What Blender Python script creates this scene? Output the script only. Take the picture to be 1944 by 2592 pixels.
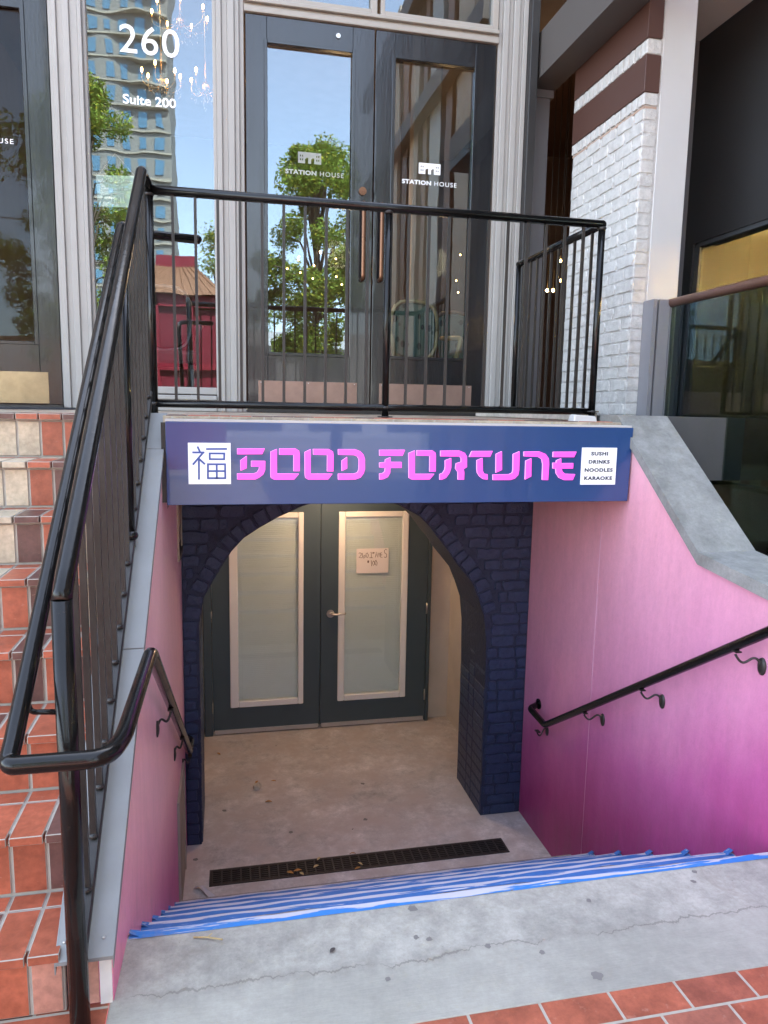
import bpy, bmesh, math, random
from mathutils import Vector, Matrix
R = math.radians
rnd = random.Random(7)
for o in list(bpy.data.objects): bpy.data.objects.remove(o)
scene = bpy.context.scene
COL = scene.collection

# ---------------- camera
cam_d = bpy.data.cameras.new("camera"); cam = bpy.data.objects.new("camera", cam_d); COL.objects.link(cam)
Rv = Vector((0.97768325, -0.20928004, 0.01836643)); Uv = Vector((0.01154778, 0.14082679, 0.9899669)); Fv = Vector((0.20976679, 0.96766197, -0.14010071))
m3 = Matrix((Rv, Uv, -Fv)).transposed()
cam.matrix_world = Matrix.Translation((0, 0, 1.565)) @ m3.to_4x4()
cam_d.sensor_fit = 'VERTICAL'; cam_d.sensor_height = 24; cam_d.sensor_width = 18; cam_d.lens = 17.1684
cam_d.clip_start = 0.05; cam_d.clip_end = 2000
scene.camera = cam

# ---------------- world, sun, exposure
SUN_EL, SUN_AZ = 52, 20       # azimuth from +Y towards +X
w = bpy.data.worlds.new("World"); scene.world = w; w.use_nodes = True
nt = w.node_tree; nt.nodes.clear()
sky = nt.nodes.new('ShaderNodeTexSky'); sky.sky_type = 'NISHITA'; sky.sun_disc = False
sky.sun_elevation = R(SUN_EL); sky.sun_rotation = R(SUN_AZ); sky.air_density = 1.0; sky.dust_density = 0.9; sky.ozone_density = 1.6
bg = nt.nodes.new('ShaderNodeBackground'); bg.inputs[1].default_value = 0.15
wo = nt.nodes.new('ShaderNodeOutputWorld')
hs = nt.nodes.new('ShaderNodeHueSaturation'); hs.inputs['Saturation'].default_value = .60; nt.links.new(sky.outputs[0], hs.inputs['Color']); nt.links.new(hs.outputs[0], bg.inputs[0]); nt.links.new(bg.outputs[0], wo.inputs[0])
sd = bpy.data.lights.new("sun", 'SUN'); sd.energy = 4.0; sd.angle = R(0.5); sd.color = (1, .95, .87)
sun = bpy.data.objects.new("sun", sd); COL.objects.link(sun)
dv = -Vector((math.cos(R(SUN_EL)) * math.sin(R(SUN_AZ)), math.cos(R(SUN_EL)) * math.cos(R(SUN_AZ)), math.sin(R(SUN_EL))))
sun.rotation_euler = dv.to_track_quat('-Z', 'Y').to_euler(); sun.location = (0, 0, 30)
vs = scene.view_settings; vs.view_transform = 'Standard'; vs.look = 'None'; vs.gamma = 1; vs.exposure = 3.2; vs.use_curve_mapping = False
scene.render.engine = 'CYCLES'
scene.cycles.max_bounces = 8; scene.cycles.transparent_max_bounces = 16; scene.cycles.glossy_bounces = 5
scene.cycles.sample_clamp_indirect = 6
LETTERS=[('G',[[(0.047,1.379),(0.166,1.38),(0.155,1.355),(0.047,1.354)],[(0.06,1.327),(0.088,1.347),(0.087,1.293),(0.061,1.282)],[(0.107,1.325),(0.168,1.325),(0.167,1.285),(0.159,1.266),(0.143,1.253),(0.124,1.243),(0.046,1.243),(0.046,1.269),(0.117,1.269),(0.131,1.274),(0.14,1.287),(0.142,1.3),(0.107,1.3)]]),
('O',[[(0.192,1.366),(0.219,1.378),(0.219,1.269),(0.317,1.268),(0.295,1.242),(0.207,1.242),(0.193,1.25),(0.191,1.266)],[(0.23,1.38),(0.301,1.381),(0.317,1.371),(0.32,1.355),(0.32,1.28),(0.293,1.28),(0.293,1.353),(0.23,1.353)]]),
('O',[[(0.343,1.365),(0.369,1.378),(0.369,1.268),(0.468,1.268),(0.448,1.242),(0.359,1.242),(0.346,1.25),(0.344,1.266)],[(0.38,1.379),(0.451,1.379),(0.469,1.369),(0.472,1.353),(0.472,1.279),(0.444,1.279),(0.444,1.353),(0.381,1.354)]]),
('D',[[(0.493,1.379),(0.572,1.379),(0.595,1.37),(0.61,1.354),(0.616,1.334),(0.617,1.289),(0.611,1.269),(0.597,1.251),(0.574,1.242),(0.495,1.241),(0.494,1.268),(0.567,1.268),(0.583,1.274),(0.589,1.289),(0.589,1.333),(0.582,1.346),(0.565,1.353),(0.494,1.354)],[(0.51,1.327),(0.534,1.344),(0.535,1.292),(0.511,1.281)]]),
('F',[[(0.683,1.377),(0.803,1.378),(0.792,1.351),(0.684,1.351)],[(0.684,1.318),(0.711,1.321),(0.711,1.333),(0.735,1.343),(0.736,1.322),(0.788,1.322),(0.789,1.295),(0.736,1.295),(0.735,1.272),(0.724,1.253),(0.704,1.243),(0.686,1.241),(0.685,1.268),(0.7,1.27),(0.71,1.279),(0.712,1.295),(0.685,1.297)]]),
('O',[[(0.821,1.363),(0.85,1.375),(0.852,1.267),(0.946,1.267),(0.924,1.241),(0.839,1.241),(0.825,1.249),(0.824,1.266)],[(0.86,1.376),(0.934,1.376),(0.948,1.367),(0.951,1.352),(0.952,1.278),(0.923,1.278),(0.922,1.351),(0.86,1.352)]]),
('R',[[(0.973,1.375),(1.066,1.376),(1.091,1.366),(1.102,1.349),(1.104,1.299),(1.087,1.29),(1.092,1.276),(1.092,1.24),(1.062,1.24),(1.061,1.276),(1.048,1.292),(1.051,1.316),(1.075,1.323),(1.075,1.339),(1.067,1.349),(0.974,1.349)],[(0.997,1.33),(1.026,1.341),(1.027,1.296),(1.02,1.272),(1.004,1.249),(0.984,1.24),(0.973,1.24),(0.973,1.266),(0.986,1.27),(0.996,1.286),(0.998,1.299)]]),
('T',[[(1.126,1.374),(1.229,1.375),(1.217,1.348),(1.114,1.347)],[(1.152,1.331),(1.18,1.342),(1.183,1.282),(1.19,1.269),(1.208,1.265),(1.209,1.24),(1.188,1.242),(1.169,1.255),(1.157,1.272),(1.154,1.289)]]),
('U',[[(1.247,1.361),(1.275,1.374),(1.279,1.286),(1.249,1.273)],[(1.333,1.361),(1.364,1.374),(1.366,1.286),(1.362,1.262),(1.346,1.245),(1.324,1.238),(1.236,1.238),(1.235,1.263),(1.316,1.265),(1.332,1.272),(1.335,1.286)]]),
('N',[[(1.387,1.373),(1.467,1.374),(1.497,1.363),(1.515,1.341),(1.518,1.313),(1.517,1.237),(1.487,1.238),(1.486,1.313),(1.48,1.337),(1.461,1.349),(1.388,1.351)],[(1.398,1.329),(1.426,1.341),(1.429,1.255),(1.399,1.24)]]),
('E',[[(1.537,1.373),(1.658,1.374),(1.646,1.348),(1.537,1.348)],[(1.538,1.32),(1.555,1.32),(1.556,1.332),(1.58,1.341),(1.581,1.318),(1.644,1.319),(1.644,1.293),(1.584,1.293),(1.589,1.279),(1.603,1.267),(1.657,1.265),(1.646,1.237),(1.6,1.237),(1.574,1.248),(1.558,1.269),(1.554,1.293),(1.539,1.293)]]),
]
KANJI=[[(-0.12,1.384),(-0.112,1.366)],[(-0.14,1.361),(-0.095,1.361)],[(-0.097,1.361),(-0.14,1.31)],[(-0.116,1.335),(-0.117,1.246)],[(-0.112,1.33),(-0.093,1.312)],[(-0.082,1.376),(0.001,1.377)],[(-0.07,1.357),(-0.008,1.357),(-0.009,1.332),(-0.07,1.332),(-0.07,1.357)],[(-0.078,1.31),(-0.005,1.31),(-0.005,1.249),(-0.079,1.249),(-0.078,1.31)],[(-0.078,1.28),(-0.005,1.28)],[(-0.041,1.31),(-0.041,1.249)]]
WELCOME=[[(-0.838,3.089),(-0.831,3.064),(-0.816,3.052),(-0.803,3.067),(-0.804,3.085),(-0.797,3.061),(-0.783,3.062),(-0.775,3.081),(-0.759,3.081),(-0.756,3.087),(-0.765,3.085),(-0.76,3.067),(-0.742,3.062),(-0.729,3.082),(-0.731,3.097),(-0.739,3.087),(-0.732,3.066),(-0.723,3.07)],[(-0.707,3.077),(-0.72,3.07),(-0.717,3.058),(-0.701,3.059)],[(-0.688,3.082),(-0.698,3.069),(-0.692,3.055),(-0.678,3.061),(-0.678,3.078),(-0.688,3.082)],[(-0.667,3.084),(-0.662,3.062)],[(-0.662,3.078),(-0.654,3.083),(-0.65,3.063)],[(-0.65,3.079),(-0.642,3.084),(-0.639,3.064)],[(-0.63,3.068),(-0.617,3.078),(-0.626,3.085),(-0.634,3.074),(-0.627,3.059),(-0.608,3.063)],[(-0.826,3.0),(-0.824,3.028),(-0.814,3.01),(-0.803,3.028),(-0.797,3.004)],[(-0.786,3.018),(-0.794,3.009),(-0.785,3.003),(-0.779,3.013),(-0.786,3.018)],[(-0.776,3.005),(-0.772,3.02),(-0.765,3.019),(-0.763,3.008)],[(-0.757,3.016),(-0.748,3.018)],[(-0.74,3.006),(-0.742,3.025),(-0.729,3.028)],[(-0.741,3.016),(-0.731,3.018)],[(-0.725,3.008),(-0.724,3.02),(-0.717,3.022)],[(-0.711,3.009),(-0.71,3.017)],[(-0.673,3.03),(-0.681,3.027),(-0.672,3.015),(-0.68,3.01),(-0.684,3.014),(-0.671,3.029),(-0.677,3.032)],[(-0.656,3.022),(-0.665,3.018),(-0.659,3.013),(-0.654,3.021),(-0.653,3.013)],[(-0.65,3.013),(-0.648,3.023),(-0.644,3.015),(-0.64,3.022),(-0.638,3.014)],[(-0.634,3.024),(-0.628,3.025)],[(-0.615,3.032),(-0.626,3.028),(-0.626,3.021),(-0.615,3.019),(-0.619,3.011),(-0.628,3.012)],[(-0.75,2.984),(-0.672,2.991),(-0.666,2.931),(-0.687,2.928),(-0.69,2.964),(-0.698,2.971),(-0.706,2.959),(-0.705,2.927),(-0.716,2.927),(-0.717,2.958),(-0.723,2.964),(-0.731,2.957),(-0.73,2.926),(-0.746,2.925),(-0.75,2.984)]]
NOTE=[[(1.091,0.34),(1.099,0.348),(1.113,0.341),(1.109,0.324),(1.092,0.305),(1.12,0.304)],[(1.121,0.344),(1.121,0.319),(1.129,0.301),(1.144,0.303),(1.147,0.323),(1.137,0.326),(1.134,0.309)],[(1.164,0.345),(1.153,0.336),(1.157,0.308),(1.169,0.303),(1.175,0.325),(1.164,0.345)],[(1.191,0.346),(1.198,0.352),(1.2,0.302)],[(1.184,0.302),(1.211,0.302)],[(1.217,0.349),(1.209,0.348),(1.216,0.342),(1.208,0.337)],[(1.221,0.35),(1.221,0.335)],[(1.217,0.345),(1.228,0.345)],[(1.235,0.304),(1.242,0.353),(1.258,0.303)],[(1.236,0.324),(1.251,0.325)],[(1.258,0.343),(1.268,0.308),(1.273,0.343)],[(1.292,0.343),(1.278,0.341),(1.281,0.304),(1.296,0.303)],[(1.28,0.324),(1.294,0.325)],[(1.335,0.366),(1.323,0.373),(1.312,0.359),(1.318,0.339),(1.334,0.329),(1.334,0.306),(1.322,0.3),(1.311,0.307)],[(1.17,0.278),(1.171,0.257)],[(1.176,0.279),(1.177,0.258)],[(1.165,0.272),(1.182,0.273)],[(1.165,0.264),(1.182,0.265)],[(1.199,0.28),(1.204,0.228)],[(1.219,0.274),(1.21,0.257),(1.218,0.233),(1.229,0.244),(1.226,0.267),(1.219,0.274)],[(1.241,0.28),(1.232,0.266),(1.236,0.239),(1.248,0.233),(1.252,0.256),(1.241,0.28)]]
LEAFPTS=[(0.316,5.152),(0.194,5.154),(0.263,4.864),(0.741,4.151),(0.502,4.063),(0.389,4.043),(0.411,4.011),(0.769,4.043),(0.746,4.002),(0.344,4.032),(0.789,4.429),(0.526,4.138),(0.372,5.726),(-0.087,5.658)]
LEAF2=[(0.286,1.91)]
GUM=[(0.559,2.046),(0.902,2.076),(1.13,1.978),(1.001,1.679),(0.738,1.846),(0.885,1.791),(0.576,1.906),(1.527,2.002),(1.565,2.047),(0.421,1.779),(0.538,1.92)]
GUM2=[(0.962,5.005),(0.387,4.47),(-0.04,4.812),(-0.212,4.285),(0.892,4.534)]
TWIG=[(-0.111,2.04),(-0.072,2.029),(-0.027,2.007)]
WAD=[(0.191,5.069)]
BULBS=[(1.905,8.5,3.188),(1.936,8.5,3.045),(2.229,8.5,3.127),(2.297,8.5,3.064),(2.695,8.5,3.353),(2.657,8.5,3.061),(2.353,8.5,3.134),(2.255,8.5,2.898),(2.685,8.5,2.928),(0.811,8.5,3.185),(0.82,8.5,3.219),(1.054,8.5,3.289),(0.988,8.5,3.136),(1.233,8.5,3.223),(0.834,8.5,3.05),(0.689,8.5,3.085),(1.303,8.5,2.946),(0.975,8.5,2.994),(1.058,8.5,3.276),(1.239,8.5,3.029)]

# ---------------- helpers
def frange(a, b, s):
    out = []; x = a
    while x < b - 1e-9: out.append(x); x += s
    return out
def fillet(pts, r, n=6):
    pts = [Vector(p) for p in pts]; out = [pts[0]]
    for i in range(1, len(pts) - 1):
        a, b, c = pts[i - 1], pts[i], pts[i + 1]
        u = (a - b); v = (c - b); rr = min(r, u.length * .48, v.length * .48)
        p0 = b + u.normalized() * rr; p1 = b + v.normalized() * rr
        for k in range(n + 1):
            t = k / n; out.append(p0 * (1 - t) ** 2 + b * 2 * t * (1 - t) + p1 * t * t)
    out.append(pts[-1]); return out
class MB:
    def __init__(s): s.v = []; s.f = []; s.m = []; s.c = []; s.sm = []
    def add(s, vs, fs, mi=0, col=None, smooth=False):
        b = len(s.v); s.v += [tuple(v) for v in vs]
        for f in fs: s.f.append([b + i for i in f]); s.m.append(mi); s.c.append(col); s.sm.append(smooth)
        return s
    def hexa(s, p, mi=0, col=None):   # p: 4 bottom ccw, 4 top ccw
        return s.add(p, [(3, 2, 1, 0), (4, 5, 6, 7), (0, 1, 5, 4), (1, 2, 6, 5), (2, 3, 7, 6), (3, 0, 4, 7)], mi, col)
    def box(s, x0, x1, y0, y1, z0, z1, mi=0, col=None):
        return s.hexa([(x0, y0, z0), (x1, y0, z0), (x1, y1, z0), (x0, y1, z0), (x0, y0, z1), (x1, y0, z1), (x1, y1, z1), (x0, y1, z1)], mi, col)
    def tube(s, pts, r, seg=12, mi=0, caps=True, col=None, r1=None):
        pts = [Vector(p) for p in pts]; n = len(pts); b = len(s.v)
        t0 = (pts[1] - pts[0]).normalized(); up = Vector((0, 0, 1)) if abs(t0.z) < .9 else Vector((1, 0, 0))
        nrm = t0.cross(up).normalized()
        for i, p in enumerate(pts):
            t = ((pts[min(i + 1, n - 1)] - pts[max(i - 1, 0)])).normalized()
            nrm = (nrm - t * nrm.dot(t)).normalized(); bi = t.cross(nrm)
            rr = r if r1 is None else r + (r1 - r) * i / (n - 1)
            for k in range(seg):
                a = 2 * math.pi * k / seg; s.v.append(tuple(p + (nrm * math.cos(a) + bi * math.sin(a)) * rr))
        for i in range(n - 1):
            for k in range(seg):
                k2 = (k + 1) % seg
                s.f.append([b + i * seg + k, b + i * seg + k2, b + (i + 1) * seg + k2, b + (i + 1) * seg + k]); s.m.append(mi); s.c.append(col); s.sm.append(True)
        if caps:
            s.f.append([b + k for k in range(seg)][::-1]); s.m.append(mi); s.c.append(col); s.sm.append(False)
            s.f.append([b + (n - 1) * seg + k for k in range(seg)]); s.m.append(mi); s.c.append(col); s.sm.append(False)
        return s
    def prism(s, poly, a0, a1, axis='Y', mi=0, col=None):
        # poly in XZ (axis Y), YZ (axis X), XY (axis Z)
        def P(u, v, a): return {'Y': (u, a, v), 'X': (a, u, v), 'Z': (u, v, a)}[axis]
        n = len(poly)
        vs = [P(u, v, a0) for u, v in poly] + [P(u, v, a1) for u, v in poly]
        fs = [tuple(range(n)), tuple(range(2 * n - 1, n - 1, -1))] + [(i, (i + 1) % n, n + (i + 1) % n, n + i) for i in range(n)]
        return s.add(vs, fs, mi, col)
    def disc(s, c, r, axis='Z', seg=14, mi=0, jit=0.0, col=None):
        pts = []
        for k in range(seg):
            a = 2 * math.pi * k / seg; q = r * (1 + jit * (rnd.random() - .5) * 2); u, v = q * math.cos(a), q * math.sin(a)
            pts.append({'Z': (c[0] + u, c[1] + v, c[2]), 'Y': (c[0] + u, c[1], c[2] + v), 'X': (c[0], c[1] + u, c[2] + v)}[axis])
        return s.add(pts, [tuple(range(seg))], mi, col)
    def sphere(s, c, r, n=8, mi=0, sz=1.0, col=None):
        vs = []; fs = []; m = n // 2 + 1
        for i in range(1, m):
            th = math.pi * i / m
            for k in range(n): vs.append((c[0] + r * math.sin(th) * math.cos(2 * math.pi * k / n), c[1] + r * math.sin(th) * math.sin(2 * math.pi * k / n), c[2] + r * sz * math.cos(th)))
        for i in range(m - 2):
            for k in range(n): fs.append((i * n + k, (i + 1) * n + k, (i + 1) * n + (k + 1) % n, i * n + (k + 1) % n))
        t = len(vs); vs += [(c[0], c[1], c[2] + r * sz), (c[0], c[1], c[2] - r * sz)]
        for k in range(n): fs += [(t, k, (k + 1) % n), (t + 1, (m - 2) * n + (k + 1) % n, (m - 2) * n + k)]
        return s.add(vs, fs, mi, col, True)
    def build(s, name, mats, parent=None, bevel=0, segs=1, fix=True):
        me = bpy.data.meshes.new(name)
        off = Vector((0, 0, 0)); pp = parent
        while pp is not None: off += pp.location; pp = pp.parent
        me.from_pydata([tuple(Vector(v) - off) for v in s.v], [], s.f)
        if not isinstance(mats, (list, tuple)): mats = [mats]
        for m in mats: me.materials.append(m)
        for p, mi, sm in zip(me.polygons, s.m, s.sm): p.material_index = mi; p.use_smooth = sm
        if any(c is not None for c in s.c):
            at = me.color_attributes.new('col', 'FLOAT_COLOR', 'CORNER')
            for p, c in zip(me.polygons, s.c):
                c = c or (1, 1, 1)
                for li in p.loop_indices: at.data[li].color = (c[0], c[1], c[2], 1)
        bm = bmesh.new(); bm.from_mesh(me)
        if fix: bmesh.ops.recalc_face_normals(bm, faces=bm.faces)
        if bevel: bmesh.ops.bevel(bm, geom=[e for e in bm.edges if e.is_manifold and e.calc_face_angle(0) > .5], offset=bevel, segments=segs, affect='EDGES', profile=.6)
        bm.to_mesh(me); bm.free()
        o = bpy.data.objects.new(name, me); COL.objects.link(o)
        if parent is not None: o.parent = parent
        return o
def thing(name, label, cat, loc=(0, 0, 0), group=None):
    o = bpy.data.objects.new(name, None); COL.objects.link(o); o.location = loc; o.empty_display_size = .1
    o['label'] = label; o['category'] = cat
    if group: o['group'] = group
    return o
def tag(o, label, cat, group=None):
    o['label'] = label; o['category'] = cat
    if group: o['group'] = group
    return o
def struct(o): o['kind'] = 'structure'; return o
def copy_tree(o, parent=None):
    c = o.copy(); COL.objects.link(c)
    if parent is not None: c.parent = parent
    for ch in list(o.children): copy_tree(ch, c)
    return c
def text(name, s, size, x, y, z, mat_, parent, width=None, space=1.0, bold=0.0, extrude=.0008, align='LEFT', height=None):
    cu = bpy.data.curves.new(name, 'FONT'); cu.body = s; cu.size = size; cu.extrude = extrude; cu.offset = bold; cu.space_character = space; cu.align_x = align; cu.resolution_u = 4
    t = bpy.data.objects.new(name, cu); COL.objects.link(t); bpy.context.view_layer.update()
    dg = bpy.context.evaluated_depsgraph_get(); me = bpy.data.meshes.new_from_object(t.evaluated_get(dg)); bpy.data.objects.remove(t)
    xs = [v.co.x for v in me.vertices]; ys = [v.co.y for v in me.vertices]; wd = max(xs) - min(xs); hg = max(ys) - min(ys)
    k = 1 if width is None else width / wd; kh = k if height is None else height / hg
    x0 = min(xs) if align == 'LEFT' else (min(xs) + max(xs)) / 2; y0 = min(ys)
    off = Vector((0, 0, 0)); pp = parent
    while pp is not None: off += pp.location; pp = pp.parent
    for v in me.vertices:
        c = v.co.copy(); v.co = Vector((x + (c.x - x0) * k, y - c.z, z + (c.y - y0) * kh)) - off
    me.materials.clear(); me.materials.append(mat_)
    o = bpy.data.objects.new(name, me); COL.objects.link(o); o.parent = parent; return o

# ---------------- materials
def newmat(name):
    m = bpy.data.materials.new(name); m.use_nodes = True; nt = m.node_tree; nt.nodes.clear()
    out = nt.nodes.new('ShaderNodeOutputMaterial'); return m, nt, out
class NG:
    def __init__(s, nt): s.nt = nt
    def n(s, t, **k):
        nd = s.nt.nodes.new(t)
        for a, b in k.items(): setattr(nd, a, b)
        return nd
    def l(s, a, b): s.nt.links.new(a, b)
    def val(s, x, inp):
        if isinstance(x, (int, float)): inp.default_value = x
        elif isinstance(x, (tuple, list)): inp.default_value = tuple(x) + ((1,) if len(x) == 3 and len(inp.default_value) == 4 else ())
        else: s.l(x, inp)
    def math(s, op, a, b=0.0, c=None, clamp=False):
        nd = s.n('ShaderNodeMath', operation=op, use_clamp=clamp); s.val(a, nd.inputs[0]); s.val(b, nd.inputs[1])
        if c is not None: s.val(c, nd.inputs[2])
        return nd.outputs[0]
    def pos(s):
        g = s.n('ShaderNodeNewGeometry'); return g.outputs['Position']
    def sep(s, v):
        nd = s.n('ShaderNodeSeparateXYZ'); s.l(v, nd.inputs[0]); return nd.outputs
    def comb(s, x, y, z):
        nd = s.n('ShaderNodeCombineXYZ'); s.val(x, nd.inputs[0]); s.val(y, nd.inputs[1]); s.val(z, nd.inputs[2]); return nd.outputs[0]
    def noise(s, v, sc, det=4, rough=.55, dist=0):
        nd = s.n('ShaderNodeTexNoise'); s.l(v, nd.inputs['Vector']); nd.inputs['Scale'].default_value = sc; nd.inputs['Detail'].default_value = det; nd.inputs['Roughness'].default_value = rough; nd.inputs['Distortion'].default_value = dist
        return nd.outputs[0]
    def vor(s, v, sc, feat='F1'):
        nd = s.n('ShaderNodeTexVoronoi', feature=feat); s.l(v, nd.inputs['Vector']); nd.inputs['Scale'].default_value = sc; return nd.outputs['Distance']
    def ramp(s, f, stops, interp='LINEAR'):
        nd = s.n('ShaderNodeValToRGB'); s.l(f, nd.inputs[0]); cr = nd.color_ramp; cr.interpolation = interp
        while len(cr.elements) < len(stops): cr.elements.new(.5)
        for e, (p, c) in zip(cr.elements, stops):
            e.position = p; e.color = (c, c, c, 1) if isinstance(c, (int, float)) else tuple(c) + (1,)
        return nd.outputs[0]
    def mix(s, f, a, b, mode='MIX'):
        nd = s.n('ShaderNodeMix', data_type='RGBA', blend_type=mode); s.val(f, nd.inputs[0]); s.val(a, nd.inputs[6]); s.val(b, nd.inputs[7]); return nd.outputs[2]
    def scale(s, v, k):
        nd = s.n('ShaderNodeVectorMath', operation='MULTIPLY'); s.l(v, nd.inputs[0]); nd.inputs[1].default_value = k; return nd.outputs[0]
    def bump(s, h, st=.5, dist=.01, nrm=None):
        nd = s.n('ShaderNodeBump'); s.val(st, nd.inputs['Strength']); nd.inputs['Distance'].default_value = dist; s.l(h, nd.inputs['Height'])
        if nrm is not None: s.l(nrm, nd.inputs['Normal'])
        return nd.outputs[0]
    def bsdf(s, col, rough=.5, metal=0, nrm=None, spec=.5, coat=0, emit=None, es=0):
        b = s.n('ShaderNodeBsdfPrincipled'); s.val(col, b.inputs['Base Color']); s.val(rough, b.inputs['Roughness']); s.val(metal, b.inputs['Metallic']); b.inputs['Specular IOR Level'].default_value = spec; b.inputs['Coat Weight'].default_value = coat
        if nrm is not None: s.l(nrm, b.inputs['Normal'])
        if emit is not None: s.val(emit, b.inputs['Emission Color']); b.inputs['Emission Strength'].default_value = es
        return b.outputs[0]
def M(name, col, rough=.55, metal=0, var=.12, vs=6, bump=.15, bs=60, spec=.5, coat=0, emit=None, es=0, dirt=0, rv=.1, stretch=None):
    m, nt, out = newmat(name); g = NG(nt); p = g.pos()
    pv = g.scale(p, stretch) if stretch else p
    n1 = g.noise(pv, vs, 5); n2 = g.noise(pv, bs, 3)
    f = g.math('MULTIPLY_ADD', n1, 2 * var, 1 - var)
    c = g.mix(1.0, tuple(col), g.comb(f, f, f), 'MULTIPLY')
    if dirt:
        n3 = g.noise(p, 2.3, 8, .7); d = g.ramp(n3, [(.45, 0.0), (.7, 1.0)]); c = g.mix(g.math('MULTIPLY', d, dirt), c, tuple(x * .35 + .01 for x in col))
    rr = g.math('MULTIPLY_ADD', n1, 2 * rv, rough - rv, clamp=True)
    nr = g.bump(n2, bump, .003) if bump else None
    g.l(g.bsdf(c, rr, metal, nr, spec, coat, emit, es), out.inputs[0]); return m
def emitmat(name, col, st):
    m, nt, out = newmat(name); e = nt.nodes.new('ShaderNodeEmission'); e.inputs[0].default_value = tuple(col) + (1,); e.inputs[1].default_value = st; nt.links.new(e.outputs[0], out.inputs[0]); return m
def glassmat(name, refl=.5, tint=(.9, .95, .93), wav=.02, ws=1.2):
    m, nt, out = newmat(name); g = NG(nt)
    gl = g.n('ShaderNodeBsdfGlossy'); gl.inputs['Roughness'].default_value = 0.0; gl.inputs['Color'].default_value = (.74, .88, 1, 1)
    tr = g.n('ShaderNodeBsdfTransparent'); tr.inputs[0].default_value = tuple(tint) + (1,)
    if wav: g.l(g.bump(g.noise(g.pos(), ws, 2), wav, .1), gl.inputs['Normal'])
    mx = g.n('ShaderNodeMixShader'); mx.inputs[0].default_value = refl
    g.l(tr.outputs[0], mx.inputs[1]); g.l(gl.outputs[0], mx.inputs[2]); g.l(mx.outputs[0], out.inputs[0]); return m

RED = (.37, .100, .052); RED2 = (.30, .085, .048); BRN = (.115, .055, .045); CRM = (.50, .42, .30); GROUT = (.36, .33, .28)
def tile_attr_mat():
    m, nt, out = newmat('glazed_clay_tile'); g = NG(nt); p = g.pos()
    a = g.n('ShaderNodeAttribute', attribute_name='col').outputs['Color']
    n1 = g.noise(p, 9, 6, .6); n2 = g.noise(p, 45, 4, .6); n3 = g.noise(g.scale(p, (1, 1, 3)), 22, 5, .7)
    f = g.math('MULTIPLY', g.ramp(n1, [(.3, .75), (.7, 1.2)]), g.ramp(n2, [(.35, .85), (.65, 1.12)])); c = g.mix(1.0, a, g.comb(f, f, f), 'MULTIPLY')
    chips = g.ramp(n3, [(.66, 0.0), (.72, 1.0)]); c = g.mix(g.math('MULTIPLY', chips, .45), c, (.55, .36, .28))
    dk = g.ramp(g.noise(p, 4, 6, .7), [(.56, 0.0), (.75, 1.0)]); c = g.mix(g.math('MULTIPLY', dk, .35), c, (.10, .06, .05))
    nr = g.bump(n2, .25, .003); rr = g.math('MULTIPLY_ADD', n1, .5, .15)
    g.l(g.bsdf(c, rr, 0, nr, .5), out.inputs[0]); return m
def paver_mat(name, ox, oy, w=.2, h=.1, stops=None, swap=False):
    m, nt, out = newmat(name); g = NG(nt); p = g.pos(); x, y, z = g.sep(p)
    v = g.comb(g.math('SUBTRACT', x, ox), g.math('SUBTRACT', oy, y), 0.0)
    br = g.n('ShaderNodeTexBrick', offset=.5); g.l(v, br.inputs['Vector'])
    br.inputs['Color1'].default_value = (0, 0, 0, 1); br.inputs['Color2'].default_value = (1, 1, 1, 1); br.inputs['Mortar'].default_value = (.5, .5, .5, 1)
    br.inputs['Scale'].default_value = 1; br.inputs['Mortar Size'].default_value = .0045; br.inputs['Mortar Smooth'].default_value = .15; br.inputs['Brick Width'].default_value = w; br.inputs['Row Height'].default_value = h
    c = g.ramp(br.outputs['Color'], stops or [(0, RED), (.35, RED2), (.6, (.35, .12, .075)), (.80, BRN)], 'CONSTANT')
    n1 = g.noise(p, 7, 6, .6); f = g.math('MULTIPLY', g.ramp(n1, [(.3, .65), (.7, 1.25)]), g.ramp(g.noise(p, 38, 6, .75), [(.35, .8), (.65, 1.15)])); c = g.mix(1.0, c, g.comb(f, f, f), 'MULTIPLY')
    pale = g.ramp(g.noise(p, 25, 6, .7), [(.6, 0.0), (.75, 1.0)]); c = g.mix(g.math('MULTIPLY', pale, .3), c, (.6, .42, .33))
    gn = g.noise(p, 40, 3); gc = g.mix(gn, (.30, .28, .23), (.5, .46, .38)); c = g.mix(br.outputs['Fac'], c, gc)
    h1 = g.math('SUBTRACT', g.math('MULTIPLY', g.noise(p, 60, 3), .15), br.outputs['Fac'])
    g.l(g.bsdf(c, g.math('MULTIPLY_ADD', n1, .4, .3), 0, g.bump(h1, .6, .004)), out.inputs[0]); return m
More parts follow.
